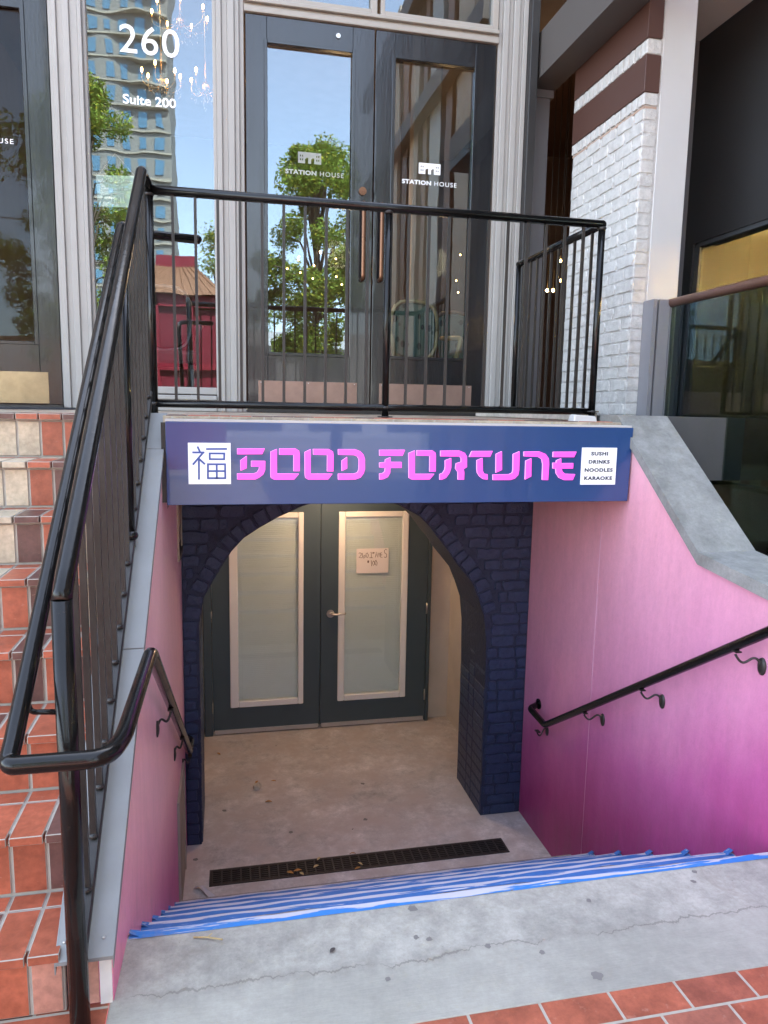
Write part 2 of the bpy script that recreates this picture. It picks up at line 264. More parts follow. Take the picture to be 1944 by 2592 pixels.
def concrete(name, base=(.42, .41, .37), crack=False, warm=None):
    m, nt, out = newmat(name); g = NG(nt); p = g.pos(); x, y, z = g.sep(p)
    n1 = g.noise(p, 2.2, 8, .65); n2 = g.noise(p, 14, 6, .6); n3 = g.noise(p, 160, 3)
    f = g.math('MULTIPLY', g.math('MULTIPLY', g.ramp(n1, [(.33, .74), (.67, 1.22)]), g.ramp(n2, [(.33, .84), (.67, 1.12)])), g.ramp(g.noise(p, 55, 6, .8), [(.35, .86), (.65, 1.1)])); c = g.mix(1.0, tuple(base), g.comb(f, f, f), 'MULTIPLY')
    st = g.ramp(g.noise(p, 3.5, 6, .7, .6), [(.55, 0.0), (.72, 1.0)]); c = g.mix(g.math('MULTIPLY', st, .45), c, (.19, .165, .13))
    sp = g.ramp(g.noise(p, 90, 2), [(.68, 0.0), (.74, 1.0)]); c = g.mix(g.math('MULTIPLY', sp, .3), c, (.12, .11, .09))
    h = g.math('ADD', g.math('MULTIPLY', n3, .3), g.math('MULTIPLY', n2, .7)); nr = g.bump(h, .35, .004)
    if crack:
        d0 = g.math('ADD', g.math('SUBTRACT', y, 1.842), g.math('MULTIPLY', g.math('SUBTRACT', g.noise(g.comb(x, 0.0, 0.0), 3.2, 6, .7), .5), .2))
        d = g.math('ABSOLUTE', g.math('ADD', d0, g.math('MULTIPLY', g.math('SUBTRACT', g.noise(p, 22, 4, .7), .5), .012)))
        wn = g.math('MULTIPLY_ADD', g.noise(p, 5, 3), .022, -.0088)
        cr = g.math('LESS_THAN', d, wn)
        soft = g.ramp(g.math('MULTIPLY', d, 10.0), [(0, 1.0), (.35, 0.0)])
        c = g.mix(g.math('MULTIPLY', soft, .22), c, (.20, .185, .155)); c = g.mix(g.math('MULTIPLY', cr, .45), c, (.13, .12, .10))
        low = g.ramp(g.math('ADD', d0, .5), [(.46, 1.0), (.5, 0.0)])
        br = g.noise(g.scale(p, (6, 90, 1)), 3, 4, .6)
        lowc = g.mix(1.0, (.33, .325, .28), g.comb(*(g.math('MULTIPLY_ADD', br, .5, .75),) * 3), 'MULTIPLY')
        c = g.mix(g.math('MULTIPLY', low, .55), c, lowc)
    if warm:
        c = g.mix(g.ramp(g.noise(p, 5, 6, .6), [(.4, 0.0), (.65, 1.0)]), c, warm)
        ag = g.ramp(g.vor(p, 110), [(.0, 1.0), (.22, 1.0), (.3, 0.0)]); sel = g.ramp(g.noise(p, 60, 2), [(.52, 0.0), (.56, 1.0)])
        c = g.mix(g.math('MULTIPLY', g.math('MULTIPLY', ag, sel), .4), c, (.5, .42, .33))
    g.l(g.bsdf(c, .82, 0, nr, .3), out.inputs[0]); return m
def pinkwall(name, side):
    m, nt, out = newmat(name); g = NG(nt); p = g.pos(); x, y, z = g.sep(p)
    n = g.noise(g.scale(p, (1, 1.0, .7)), 1.6, 4, .5); n2 = g.noise(g.scale(p, (1, 2.2, 1)), 3.0, 4, .5)
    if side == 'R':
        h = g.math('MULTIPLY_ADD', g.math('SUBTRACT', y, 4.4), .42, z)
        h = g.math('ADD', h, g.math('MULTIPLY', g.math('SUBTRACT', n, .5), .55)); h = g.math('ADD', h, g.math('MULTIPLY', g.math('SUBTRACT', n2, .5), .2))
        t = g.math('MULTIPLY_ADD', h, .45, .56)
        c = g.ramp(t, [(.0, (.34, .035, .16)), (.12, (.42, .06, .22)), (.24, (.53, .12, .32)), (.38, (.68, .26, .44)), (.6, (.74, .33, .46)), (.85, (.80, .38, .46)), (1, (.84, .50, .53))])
    else:
        h = g.math('MULTIPLY_ADD', g.math('SUBTRACT', y, 1.8), .68, z)   # along the stair slope
        h = g.math('ADD', h, g.math('MULTIPLY', g.math('SUBTRACT', n, .5), .35))
        h = g.math('SUBTRACT', h, g.math('MULTIPLY', g.math('SUBTRACT', y, 1.8), .12))
        t = g.math('MULTIPLY_ADD', h, .5, .25)
        c = g.ramp(t, [(.0, (.80, .07, .34)), (.2, (.88, .14, .40)), (.36, (.92, .40, .54)), (.56, (.95, .56, .64)), (1, (.95, .60, .65))])
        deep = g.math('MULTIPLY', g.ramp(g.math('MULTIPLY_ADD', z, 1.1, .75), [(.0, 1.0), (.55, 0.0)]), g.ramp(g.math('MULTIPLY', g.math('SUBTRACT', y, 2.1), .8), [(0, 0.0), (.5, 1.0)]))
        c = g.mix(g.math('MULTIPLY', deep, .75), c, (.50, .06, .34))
    f = g.math('MULTIPLY', g.ramp(g.noise(g.scale(p, (1, 2.5, .6)), 6, 8, .72), [(.35, .935), (.65, 1.04)]), g.ramp(g.noise(p, 40, 5, .7), [(.35, .96), (.65, 1.03)])); c = g.mix(1.0, c, g.comb(f, f, f), 'MULTIPLY')
    hh = g.math('ADD', g.math('MULTIPLY', g.noise(g.scale(p, (1, 1, .4)), 9, 5, .6), 1.0), g.math('MULTIPLY', g.noise(p, 120, 3), .15))
    gr = g.math('MULTIPLY', g.ramp(g.noise(g.scale(p, (1, 3, .8)), 4, 8, .75), [(.5, 0.0), (.75, 1.0)]), g.ramp(g.math('MULTIPLY_ADD', g.math('MULTIPLY_ADD', g.math('MAXIMUM', g.math('SUBTRACT', y, 2.0), 0.0), .6, z), 1.3, .05), [(0, 1.0), (.5, .12)]))
    c = g.mix(g.math('MULTIPLY', gr, .4), c, (.16, .10, .11))
    g.l(g.bsdf(c, .42, 0, g.bump(hh, .32, .016), .45), out.inputs[0]); return m
def paintbrick(name, col, chip=None, rough=.5, bs=1.0):
    m, nt, out = newmat(name); g = NG(nt); p = g.pos()
    n1 = g.noise(p, 16, 8, .7); f = g.math('MULTIPLY_ADD', n1, 1.0, .5); c = g.mix(1.0, tuple(col), g.comb(f, f, f), 'MULTIPLY')
    if chip: c = g.mix(g.math('MULTIPLY', g.ramp(g.noise(p, 42, 5, .75), [(.70, 0.0), (.74, 1.0)]), .7), c, tuple(chip))
    h = g.math('ADD', g.noise(p, 28, 6, .65), g.math('MULTIPLY', g.noise(p, 120, 3), .3))
    g.l(g.bsdf(c, rough, 0, g.bump(h, .85 * bs, .010), .5), out.inputs[0]); return m

mt_tile = tile_attr_mat()
mt_grout = M('grout', GROUT, .85, var=.25, vs=20, bs=150, bump=.3)
mt_conc = concrete('concrete_grey')
mt_apron = concrete('concrete_apron', (.375, .365, .318), crack=True)
mt_land = concrete('concrete_landing', (.57, .53, .51), warm=(.50, .43, .395))
mt_cap = M('coping_metal', (.24, .245, .24), .5, .1, .12, 5, .05, 120, dirt=.15)
mt_cop = concrete('coping_stone', (.26, .26, .245))
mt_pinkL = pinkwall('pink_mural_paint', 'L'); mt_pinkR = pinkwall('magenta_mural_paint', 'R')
mt_navy = paintbrick('navy_painted_brick', (.022, .038, .092), (.10, .14, .27), .42)
mt_white = paintbrick('white_painted_brick', (.56, .555, .53), None, .55, .8)
mt_mort = paintbrick('white_painted_mortar', (.50, .49, .47), None, .6, 1.0)
mt_navyj = paintbrick('navy_painted_joint', (.015, .024, .058), None, .6, 1.0)
mt_whitep = M('white_painted_panel', (.55, .545, .53), .45, var=.06, vs=3, bump=.06, bs=90)
def blackpaint():
    m, nt, out = newmat('black_gloss_paint'); g = NG(nt); p = g.pos()
    ch = g.ramp(g.noise(p, 38, 6, .8), [(.66, 0.0), (.69, 1.0)]); du = g.ramp(g.noise(p, 5, 6, .7), [(.4, 0.0), (.7, 1.0)])
    c = g.mix(g.math('MULTIPLY', ch, .5), (.0045, .0045, .0045), (.075, .055, .04)); c = g.mix(g.math('MULTIPLY', du, .25), c, (.020, .018, .016))
    rr = g.math('MULTIPLY_ADD', du, .16, g.math('MULTIPLY_ADD', g.noise(p, 60, 4, .7), .12, .06))
    g.l(g.bsdf(c, rr, 0, g.bump(g.noise(p, 55, 4, .6), .10, .004), .32, 0), out.inputs[0]); return m
mt_black = blackpaint()
mt_blackd = M('weathered_black_paint', (.022, .020, .018), .42, 0, .5, 30, .3, 140, rv=.12, dirt=0)
mt_trim = M('grey_trim_paint', (.34, .325, .30), .5, var=.10, vs=4, bump=.15, bs=60, stretch=(1, 1, .2), dirt=.12)
mt_trimb = M('beige_trim_paint', (.33, .30, .26), .5, var=.1, vs=4, bump=.15, bs=60)
mt_door = M('black_door_paint', (.009, .010, .012), .22, 0, .45, 10, .25, 70, coat=.3, rv=.10, stretch=(1, 1, .15))
mt_brass = M('tarnished_bronze_plate', (.30, .20, .16), .38, .55, .25, 12, .1, 90, dirt=.35)
mt_brassl = M('stained_brass_plate', (.36, .27, .15), .35, .6, .4, 7, .1, 90, dirt=.6)
mt_bronze = M('bronze_handle', (.17, .085, .05), .3, .8, .2, 10, 0)
mt_glass = glassmat('window_glass', .095, (.9, .93, .92), .010, 2.0)
mt_glassdoor = glassmat('door_glass', .10, (.85, .9, .9), .008, 2.0)
mt_glassb = glassmat('tinted_glass', .05, (.42, .50, .47), 0)
mt_glasssm = glassmat('door_lite_glass', .07, (.97, 1, .98), 0)
mt_dark = M('dark_interior', (.022, .018, .015), .8, var=.3, vs=2, bump=0)
mt_darkwood = M('brown_timber', (.17, .075, .035), .5, var=.3, vs=3, bump=.1, stretch=(1, 1, .2))
mt_tan = M('tan_panel', (.42, .30, .20), .6, var=.2, vs=4, bump=.1, stretch=(1, 1, .2))
mt_decal = M('white_vinyl', (.86, .86, .85), .4, var=.02, bump=0)
mt_gcol = M('grey_steel_column', (.13, .13, .14), .5, var=.1, bump=.05)
mt_beam = M('brown_grey_beam', (.085, .075, .068), .6, var=.2, vs=3, bump=.1)
mt_band = M('brown_metal_band', (.085, .040, .030), .45, var=.1, vs=3, bump=.05)
mt_darkwall = M('charcoal_stucco', (.022, .0215, .022), .55, var=.25, vs=1.5, bump=.15, bs=80)
mt_gpost = M('grey_metal_post', (.25, .25, .27), .4, .2, var=.08, bump=.04)
mt_copper = M('brown_handrail', (.20, .095, .065), .4, .2, .25, 8, .1)
mt_signm = M('sign_blue_acrylic', (.020, .065, .20), .30, 0, .06, 3, .03, 40, coat=.5, rv=.05)
mt_signw = M('backlit_white_acrylic', (.85, .9, .95), .4, emit=(.92, .97, 1), es=.03, bump=0, var=.01)
mt_signp = M('pink_acrylic', (.90, .085, .60), .35, emit=(1, .08, .65), es=.09, bump=0, var=.01)
mt_signe = M('pink_acrylic_edge', (.9, .35, .75), .3, emit=(1, .35, .8), es=.12, bump=0, var=.01)
mt_signb = M('blue_vinyl', (.045, .10, .36), .4, bump=0, var=.02)
mt_greyv = M('grey_vinyl', (.03, .045, .07), .4, bump=0, var=.02)
mt_teal = M('teal_door_paint', (.055, .085, .105), .38, 0, .1, 6, .08, 90, rv=.05)
mt_dframe = M('white_lite_frame', (.82, .82, .82), .45, var=.04, bump=.03)
mt_blind = M('blind_slat', (.86, .89, .93), .5, var=.03, bump=0)
mt_plaster = M('beige_plaster', (.62, .56, .49), .7, var=.18, vs=3, bump=.2, bs=60, dirt=.15)
mt_steel = M('brushed_steel', (.55, .53, .5), .3, .9, .1, 20, 0)
mt_alu = M('aluminium', (.6, .6, .62), .35, .7, .1, 20, 0)
mt_paper = M('paper', (.80, .76, .76), .7, var=.04, bump=.05)
mt_ink = M('marker_ink', (.10, .045, .035), .6, bump=0)
mt_grate = M('cast_iron_grate', (.06, .052, .05), .5, .5, .4, 30, .4, 150)
mt_painted_void = M('painted_void', (.004, .004, .004), .9, bump=0)  # near-black colour painted as the shade inside drain and vent
mt_gum = M('old_gum', (.19, .18, .165), .7, var=.2, bump=.2)
mt_bulb = emitmat('candle_bulb', (1, .50, .14), 9)
mt_lamp = emitmat('lamp_diffuser', (1, .62, .30), 6)
def tape_mat():
    m, nt, out = newmat('blue_tape'); g = NG(nt); p = g.pos()
    n = g.noise(g.scale(p, (.8, 20, 26)), 2.6, 6, .6, .3)
    f = g.ramp(n, [(.60, 0.0), (.63, 1.0)])
    n2 = g.noise(p, 30, 4); c = g.mix(f, g.mix(n2, (.03, .12, .36), (.05, .19, .50)), (.62, .62, .66))
    g.l(g.bsdf(c, .5, 0, g.bump(n, .3, .004)), out.inputs[0]); return m
mt_tape = tape_mat()
def tape_mat2():
    m, nt, out = newmat('clean_blue_tape'); g = NG(nt); p = g.pos(); x, y, z = g.sep(p)
    n = g.noise(g.scale(p, (1.1, 20, 14)), 2.2, 6, .62, .6)
    edge = g.math('MULTIPLY_ADD', g.math('SUBTRACT', y, 2.06), 6.0, n)
    f = g.ramp(edge, [(.66, 0.0), (.69, 1.0)])
    st = g.math('MULTIPLY', g.ramp(g.noise(p, 16, 5), [(.45, 0.0), (.6, 1.0)]), g.ramp(g.math('MULTIPLY', g.math('ADD', x, .3), 1.6), [(0, 1.0), (.5, 0.0)]))
    c = g.mix(f, (.03, .20, .56), (.52, .52, .58)); c = g.mix(g.math('MULTIPLY', st, .8), c, (.25, .24, .33))
    g.l(g.bsdf(c, .45, 0, g.bump(n, .2, .003)), out.inputs[0]); return m
mt_tape2 = tape_mat2()
def tape_edge():
    m, nt, out = newmat('paint_smeared_tape_edge'); g = NG(nt); p = g.pos()
    n = g.noise(g.scale(p, (.8, 24, 30)), 3.2, 6, .6, .3); f = g.ramp(n, [(.42, 0.0), (.45, 1.0)])
    g.l(g.bsdf(g.mix(f, (.04, .15, .42), (.50, .50, .56)), .5), out.inputs[0]); return m
mt_tapee = tape_edge()
def faint():
    m, nt, out = newmat('faint_vinyl'); g = NG(nt); d = g.n('ShaderNodeBsdfDiffuse'); d.inputs[0].default_value = (.8, .8, .8, 1); t = g.n('ShaderNodeBsdfTransparent'); x = g.n('ShaderNodeMixShader'); x.inputs[0].default_value = .35
    g.l(t.outputs[0], x.inputs[1]); g.l(d.outputs[0], x.inputs[2]); g.l(x.outputs[0], out.inputs[0]); return m
mt_faint = faint()

# =====================================================================  GROUND AND SHELL
HL = 1.194; TZ = 1.519; YN = 4.443; XWR = 1.963
def sheet(name, x0, x1, y0, y1, z, mt, sub=1):
    b = MB(); b.add([(x0, y0, z), (x1, y0, z), (x1, y1, z), (x0, y1, z)], [(0, 1, 2, 3)]); return struct(b.build(name, mt))
paver = paver_mat('clay_pavers', .5, 1.625)
sheet('sidewalk', -12, 12, -4.5, 1.622, 0, paver)
sheet('side_sidewalk', -12, -.318, 1.622, 1.86, 0, paver)
mt_asph = M('pale_road', (.26, .25, .23), .85, var=.2, vs=2, bump=.4)  # road colour lightened to bounce sunlight onto the stairwell walls
sheet('road', -60, 60, -10.5, -4.5, -.12, mt_asph)
b = MB(); b.box(-60, 60, -4.62, -4.5, -.14, .002); struct(b.build('kerb', mt_conc))
sheet('far_ground', -150, 150, -160, -10.5, -.02, M('far_paving', (.36, .33, .29), .85, var=.2, vs=.5, bump=.2))  # paving lightened as well for bounced sunlight
b = MB(); b.box(-.318, 3.2, 1.622, 2.094, -.17, 0)
ap = b.build('concrete_apron', mt_apron, bevel=.004); struct(ap)
# gum spots set into the apron
b = MB()
for i, (x, y) in enumerate(GUM): b.disc((x, y, .0012), .009 if i not in (0, 3) else .016, jit=.25)
for i, (x, y) in enumerate(GUM2): b.disc((x, y, -HL + .0012), .014, jit=.25)
tag(b.build('gum_spots', mt_gum), 'dark trodden gum spots on the grey concrete apron and landing', 'gum')['kind'] = 'stuff'
# landing floor
b = MB(); b.box(-.34, 2.0, 3.66, 6.2, -HL - .1, -HL); struct(b.build('landing_floor', mt_land))
# white leftover paint marks on landing are in the material

# concrete stairs down
st = thing('concrete_stairs', 'grey concrete stairs descending between the pink walls with blue taped nosings', 'stairs', (.8, 2.09, -1.2))
r7 = HL / 7; TR = .264
mt_step = concrete('concrete_step', (.34, .30, .28))
for k in range(1, 7):
    b = MB(); y0 = 2.094 + TR * (k - 1) - .03; z1 = -r7 * k
    b.box(-.34, 2.0, y0 if k > 1 else 2.094, 2.094 + TR * k, z1 - .17 if k < 6 else -HL - .05, z1); b.build('step', mt_step, st, bevel=.004)
# painter's tape over every nosing
def tape(k):
    b = MB(); Y = 2.094 + TR * k; z = -r7 * k; X0 = -.298 + .0225 * 0; X1 = 1.958; N = 60
    ws = [.030 + .006 * math.sin(i * .31 + k) + rnd.uniform(-.002, .002) for i in range(N + 1)]
    if k == 0: ws = [.026 + .003 * math.sin(i * .11) for i in range(N + 1)]
    hs = [.045 + .006 * math.sin(i * .5 + 2 * k) + rnd.uniform(-.003, .003) for i in range(N + 1)]
    vs = []
    for i in range(N + 1):
        x = X0 + (X1 - X0) * i / N; lift = .0022 + .0012 * math.sin(i * .9 + k)
        vs += [(x, Y - ws[i], z + lift * .6), (x, Y - .009 + .003 * math.sin(i * .7 + k * 2), z + lift * 1.1), (x, Y + .004, z + lift), (x, Y + .0055 + rnd.uniform(0, .002), z - hs[i])]
    fs = []
    for i in range(N):
        a = i * 4; fs += [(a, a + 4, a + 5, a + 1), (a + 2, a + 6, a + 7, a + 3)]
    b.add(vs, fs); b.add(vs, [(i * 4 + 1, i * 4 + 5, i * 4 + 6, i * 4 + 2) for i in range(N)], 1)
    # upturned torn ends at both walls
    b.add([(X1 - .03, Y - .02, z + .003), (X1, Y - .015, z + .018), (X1, Y + .012, z + .012), (X1 - .03, Y + .006, z + .003)], [(0, 1, 2, 3)])
    b.add([(X0 + .03, Y - .02, z + .003), (X0, Y - .015, z + .014), (X0, Y + .012, z + .006), (X0 + .03, Y + .006, z + .003)], [(0, 1, 2, 3)])
    lab = ['bright blue tape along the edge of the top step, nearest the camera', 'blue tape with paint smears on the second step edge down',
           'blue tape with paint smears on the third step edge down', 'blue tape with paint smears on the fourth step edge down',
           'blue tape with paint smears on the fifth step edge down', 'blue tape with paint smears on the sixth step edge down', 'x'][k]
    return tag(b.build('masking_tape', [mt_tape2, mt_tape2] if k == 0 else [mt_tape, mt_tapee]), lab, 'tape', 'strips of blue tape on the stair nosings')
for k in range(6): tape(k)
b = MB(); b.add([(-.20, 4.02, -HL + .006), (-.16, 4.0, -HL + .02), (-.10, 3.92, -HL + .012), (-.05, 3.86, -HL + .004), (-.07, 3.84, -HL + .006), (-.13, 3.90, -HL + .016), (-.18, 3.975, -HL + .03), (-.215, 3.99, -HL + .01)], [(0, 1, 6, 7), (1, 2, 5, 6), (2, 3, 4, 5)])
tag(b.build('tape_scrap', mt_tape2), 'curled scrap of blue tape on the landing by the left wall', 'tape')

# drain grate
dg = thing('drain_grate', 'long dark iron trench drain grate set in the landing floor', 'drain', (.8, 4.07, -HL))
def dline(x, y): return (x, y - .012 * (x - .8), -HL)
b = MB(); gx0, gx1, gy0, gy1, gz = -.125, 1.72, 4.005, 4.155, -HL + .006
b.box(gx0, gx1, gy0, gy0 + .012, -HL, gz); b.box(gx0, gx1, gy1 - .012, gy1, -HL, gz); b.box(gx0, gx0 + .01, gy0 + .012, gy1 - .012, -HL, gz); b.box(gx1 - .01, gx1, gy0 + .012, gy1 - .012, -HL, gz); b.build('frame', mt_grate, dg)
b = MB(); b.box(gx0 + .01, gx1 - .01, gy0 + .012, gy1 - .012, -HL, -HL + .0015); b.build('painted_void', mt_painted_void, dg)  # black sheet stands for the shade beneath the bars
b = MB(); n = 66
for i in range(n):
    x = gx0 + .012 + (gx1 - gx0 - .024) * i / n
    if i % 2 == 0: b.box(x, x + .009, gy0 + .012, gy1 - .012, -HL + .0016, gz - .0012)
for j in range(7):
    y = gy0 + .018 + j * .0185; b.box(gx0 + .01, gx1 - .01, y, y + .006, -HL + .0016, gz - .0005)
b.build('grille', mt_grate, dg)

# =====================================================================  LEFT TILED STAIRS
ts = thing('tiled_staircase', 'stairs faced in terracotta, brown and cream tiles rising beside the black railing', 'stairs', (-1.4, 1.8, 0))
rr_ = .1895; TY = .23
FIX = {(8, 5): 'c', (8, 4): 'c', (8, 3): 'r', (8, 2): 'r', (8, 6): 'c', (7, 5): 'c', (7, 4): 'c', (7, 3): 'r', (7, 2): 'b', (6, 4): 'c', (6, 3): 'b', (6, 2): 'r', (6, 5): 'c', (5, 2): 'b', (5, 3): 'r', (4, 1): 'r', (4, 2): 'b', (4, 3): 'r', (3, 1): 'r', (3, 2): 'r', (2, 0): 'b', (2, 1): 'r', (2, 2): 'r', (1, 0): 'p', (1, 1): 'r'}
def tcol(ch):
    c = {'r': RED, 'b': BRN, 'c': CRM, 'p': (.52, .24, .17)}[ch]; f = rnd.uniform(.86, 1.12); return tuple(x * f for x in c)
def tsel(k): return rnd.choice('rrrrb' if k < 5 else 'rrbcc' if k < 7 else 'ccrrb')
for k in range(1, 9):
    Yn = 1.80 + TY * (k - 1); z = rr_ * k; zb = rr_ * (k - 1); yb = Yn + TY + .033
    b = MB(); b.box(-3.2, -.421, Yn + .032, (yb if k < 8 else Yn + .2), 0, z - .003, 0)
    for c in range(-1, 30):
        x1 = -.411 - .094 * c; x0 = x1 - .094; x1 = min(x1, -.423); g_ = .0035
        if c == -1 or x1 - x0 < .02: continue
        b.box(x0 + g_, x1 - g_, Yn + .028, Yn + .034, zb + (.006 if k > 1 else .004), z - .034, 1, tcol(FIX.get((k, c), tsel(k))))
        cc = tcol(FIX.get((k, c), tsel(k)) if rnd.random() < .75 else tsel(k))
        if k < 8:
            b.box(x0 + g_, x1 - g_, Yn, Yn + .185, z - .026, z, 1, cc)
            b.box(x0 + g_, x1 - g_, Yn + .192, Yn + TY + .026, z - .01, z, 1, tcol(tsel(k) if rnd.random() < .5 else 'r'))
        else: b.box(x0 + g_, x1 - g_, Yn, Yn + .19, z - .026, z, 1, tcol(rnd.choice('rrb')))
    b.build('step', [mt_grout, mt_tile], ts, bevel=.0022)
# terrace
tp = paver_mat('terrace_tiles', -.33, 4.2, .2, .1, [(0, (.44, .37, .27)), (.6, RED2), (.75, (.40, .33, .25)), (.93, BRN)])
b = MB(); b.box(-3.2, -.30, 3.61, 5.53, 0, TZ - .003); b.box(-.27, 1.962, 3.378, 3.60, 1.18, TZ - .003); b.box(-.30, 1.965, 3.60, 5.53, 1.098, TZ - .003)
tr = b.build('terrace_floor', [tp]); struct(tr)
b = MB()
for c in range(26):
    x0 = -.26 + c * .094
    if x0 + .09 > 1.93: break
    b.box(x0 + .003, x0 + .091, 3.380, 3.57, TZ - .02, TZ, 0, tcol(rnd.choice('rrrb')))
struct(b.build('terrace_edge_tiles', mt_tile, bevel=.002))
# curb on the terrace's right side
b = MB(); b.box(1.84, 1.94, 3.62, 5.3, TZ, TZ + .045); tag(b.build('terrace_curb', concrete('curb_beige', (.46, .42, .36)), bevel=.004), 'low beige concrete curb along the terrace edge under the return railing', 'curb')
b = MB(); b.hexa([(1.69, 3.385, TZ - .005), (1.82, 3.385, TZ - .005), (1.82, 3.46, TZ - .005), (1.69, 3.46, TZ - .005), (1.695, 3.39, TZ + .033), (1.815, 3.395, TZ + .026), (1.81, 3.455, TZ + .026), (1.70, 3.455, TZ + .034)])
tag(b.build('mortar_block', mt_whitep, bevel=.006), 'small white mortar block above the right end of the blue sign', 'block')
# floor mat in front of the left door
b = MB(); b.hexa([(-2.2, 4.55, TZ), (-1.30, 4.95, TZ), (-.95, 5.40, TZ), (-2.2, 5.40, TZ), (-2.2, 4.57, TZ + .012), (-1.31, 4.96, TZ + .012), (-.97, 5.39, TZ + .012), (-2.2, 5.39, TZ + .012)])
tag(b.build('door_mat', M('rubber_mat', (.03, .03, .032), .8, bump=.4)), 'dark rubber mat before the left black door', 'mat')

# =====================================================================  LEFT PARAPET WALL
def xw(Y): return -.308 + (min(Y, 3.5) - 1.8) * .0225      # pink face
def xrail(Y): return -.375 + (Y - 1.8) * .0176
def capz(Y): return .165 + .805 * (Y - 1.8)
lw = thing('pink_parapet_wall', 'pink mural painted left side wall under the sloping metal coping', 'wall', (-.36, 1.84, 0))
def lwall(poly, fx, bx, mb, mi=0):
    n = len(poly); mb.add([(fx(y), y, z) for y, z in poly] + [(bx(y), y, z) for y, z in poly], [tuple(range(n)), tuple(range(2 * n - 1, n - 1, -1))] + [(i, (i + 1) % n, n + (i + 1) % n, n + i) for i in range(n)], mi)
b = MB(); lwall([(1.845, -HL - .1), (3.5, -HL - .1), (3.5, capz(3.47) - .01), (3.47, capz(3.47) - .01), (1.845, capz(1.845) - .012)], xw, lambda y: -.419, b)
b.box(-.419, -.27, 3.5, 6.2, -HL - .1, 1.084)
b.build('pink_face', mt_pinkL, lw)
b = MB(); b.box(-.419, -.27, 3.5, 3.598, 1.084, TZ - .025); b.build('wall_head', mt_conc, lw)
b = MB(); b.box(-.417, -.342, 1.8405, 1.844, .004, .15, 0, (.52, .26, .19)); b.build('end_tile', mt_tile, lw)
b = MB(); b.box(-.339, -.309, 1.838, 1.8445, 0, .165); b.build('end_strip', M('chipped_white_paint', (.72, .70, .66), .6, var=.15, vs=15, dirt=.2), lw)
b = MB()
for (ya, yb) in ((1.80, 2.515), (2.519, 3.30), (3.304, 3.49)):
    za, zb2 = capz(ya), capz(yb)
    def cx(Y, s): return (xw(Y) + .008) if s else -.436
    b.hexa([(cx(ya, 0), ya, za - .010), (cx(ya, 1), ya, za - .010), (cx(yb, 1), yb, zb2 - .010), (cx(yb, 0), yb, zb2 - .010), (cx(ya, 0), ya, za), (cx(ya, 1), ya, za), (cx(yb, 1), yb, zb2), (cx(yb, 0), yb, zb2)])
    for s in (0, 1):
        e = .003 if s else -.003
        b.hexa([(cx(ya, s) , ya, za - .034), (cx(ya, s) + e, ya, za - .034), (cx(yb, s) + e, yb, zb2 - .034), (cx(yb, s), yb, zb2 - .034), (cx(ya, s), ya, za + .001), (cx(ya, s) + e, ya, za + .001), (cx(yb, s) + e, yb, zb2 + .001), (cx(yb, s), yb, zb2 + .001)])
cp = b.build('coping', mt_cap, lw)
b = MB()
for x in (-.325, -.42): b.sphere((x, 1.835, capz(1.835) + .001), .005, 8, sz=.5)
b.build('screw', mt_steel, cp)
# grey base and vent hatch, access hatch
vt = thing('wall_vent', 'small wood framed vent opening high on the left pink wall beside the navy bricks', 'vent', (-.27, 4.3, .9))
xv = -.27
b = MB(); b.box(xv, xv + .010, 4.135, 4.155, .70, 1.08); b.box(xv, xv + .010, 4.425, 4.441, .70, 1.08); b.build('frame', M('old_wood', (.42, .36, .26), .7), vt)
b = MB(); b.box(xv, xv + .0025, 4.155, 4.425, .72, 1.08); b.build('opening', mt_painted_void, vt)  # black sheet painted as the shade inside the vent, no hole cut
b = MB(); b.box(xv + .0025, xv + .008, 4.24, 4.40, .88, 1.08); b.box(xv + .0025, xv + .005, 4.16, 4.36, .79, .87); b.build('loose_board', mt_tan, vt)
b = MB(); b.box(xv, xv + .014, 4.155, 4.425, .70, .735); b.build('sill', M('dark_sill', (.13, .12, .11), .7), vt)
ah = thing('access_hatch', 'unpainted grey access hatch low on the left pink wall', 'hatch', (-.27, 3.9, -.85))
b = MB(); b.box(xv, xv + .006, 3.70, 4.16, -1.16, -.50); b.build('panel', M('bare_render', (.30, .27, .23), .8, var=.3, vs=6, dirt=.4), ah)
b = MB(); b.box(xv, xv + .012, 3.68, 3.70, -1.17, -.48); b.box(xv, xv + .012, 4.16, 4.18, -1.17, -.48); b.box(xv, xv + .012, 3.70, 4.16, -.50, -.48); b.build('frame', M('bare_wood_strip', (.36, .33, .28), .7), ah)

# =====================================================================  RIGHT PINK WALL
rw = thing('magenta_side_wall', 'pink to magenta gradient right side wall of the stairwell', 'wall', (2.08, 3, 0))
b = MB(); b.prism([(.6, -.3), (1.9, -.3), (2.2, -HL - .1), (YN + .02, -HL - .1), (YN + .02, 1.084), (3.598, 1.084), (3.598, 1.50), (3.42, 1.50), (2.694, .935), (2.294, .893), (.6, .72)], XWR, 2.19, 'X')
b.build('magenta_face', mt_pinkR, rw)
b = MB()
P = [(.6, .72), (2.294, .893), (2.694, .935), (3.42, 1.50), (3.60, 1.50)]
for (ya, za), (yb, zb2) in zip(P[:-1], P[1:]):
    b.hexa([(1.945, ya, za), (2.225, ya, za), (2.225, yb, zb2), (1.945, yb, zb2), (1.945, ya, za + .052), (2.225, ya, za + .052), (2.225, yb, zb2 + .052), (1.945, yb, zb2 + .052)])
b.build('coping', mt_cop, rw)
b = MB(); b.tube([(XWR + .001, 3.553, -HL), (XWR + .001, 3.545, 1.08)], .0022, 6); b.build('seam', M('pale_seam', (.72, .42, .55), .5, bump=0), rw)
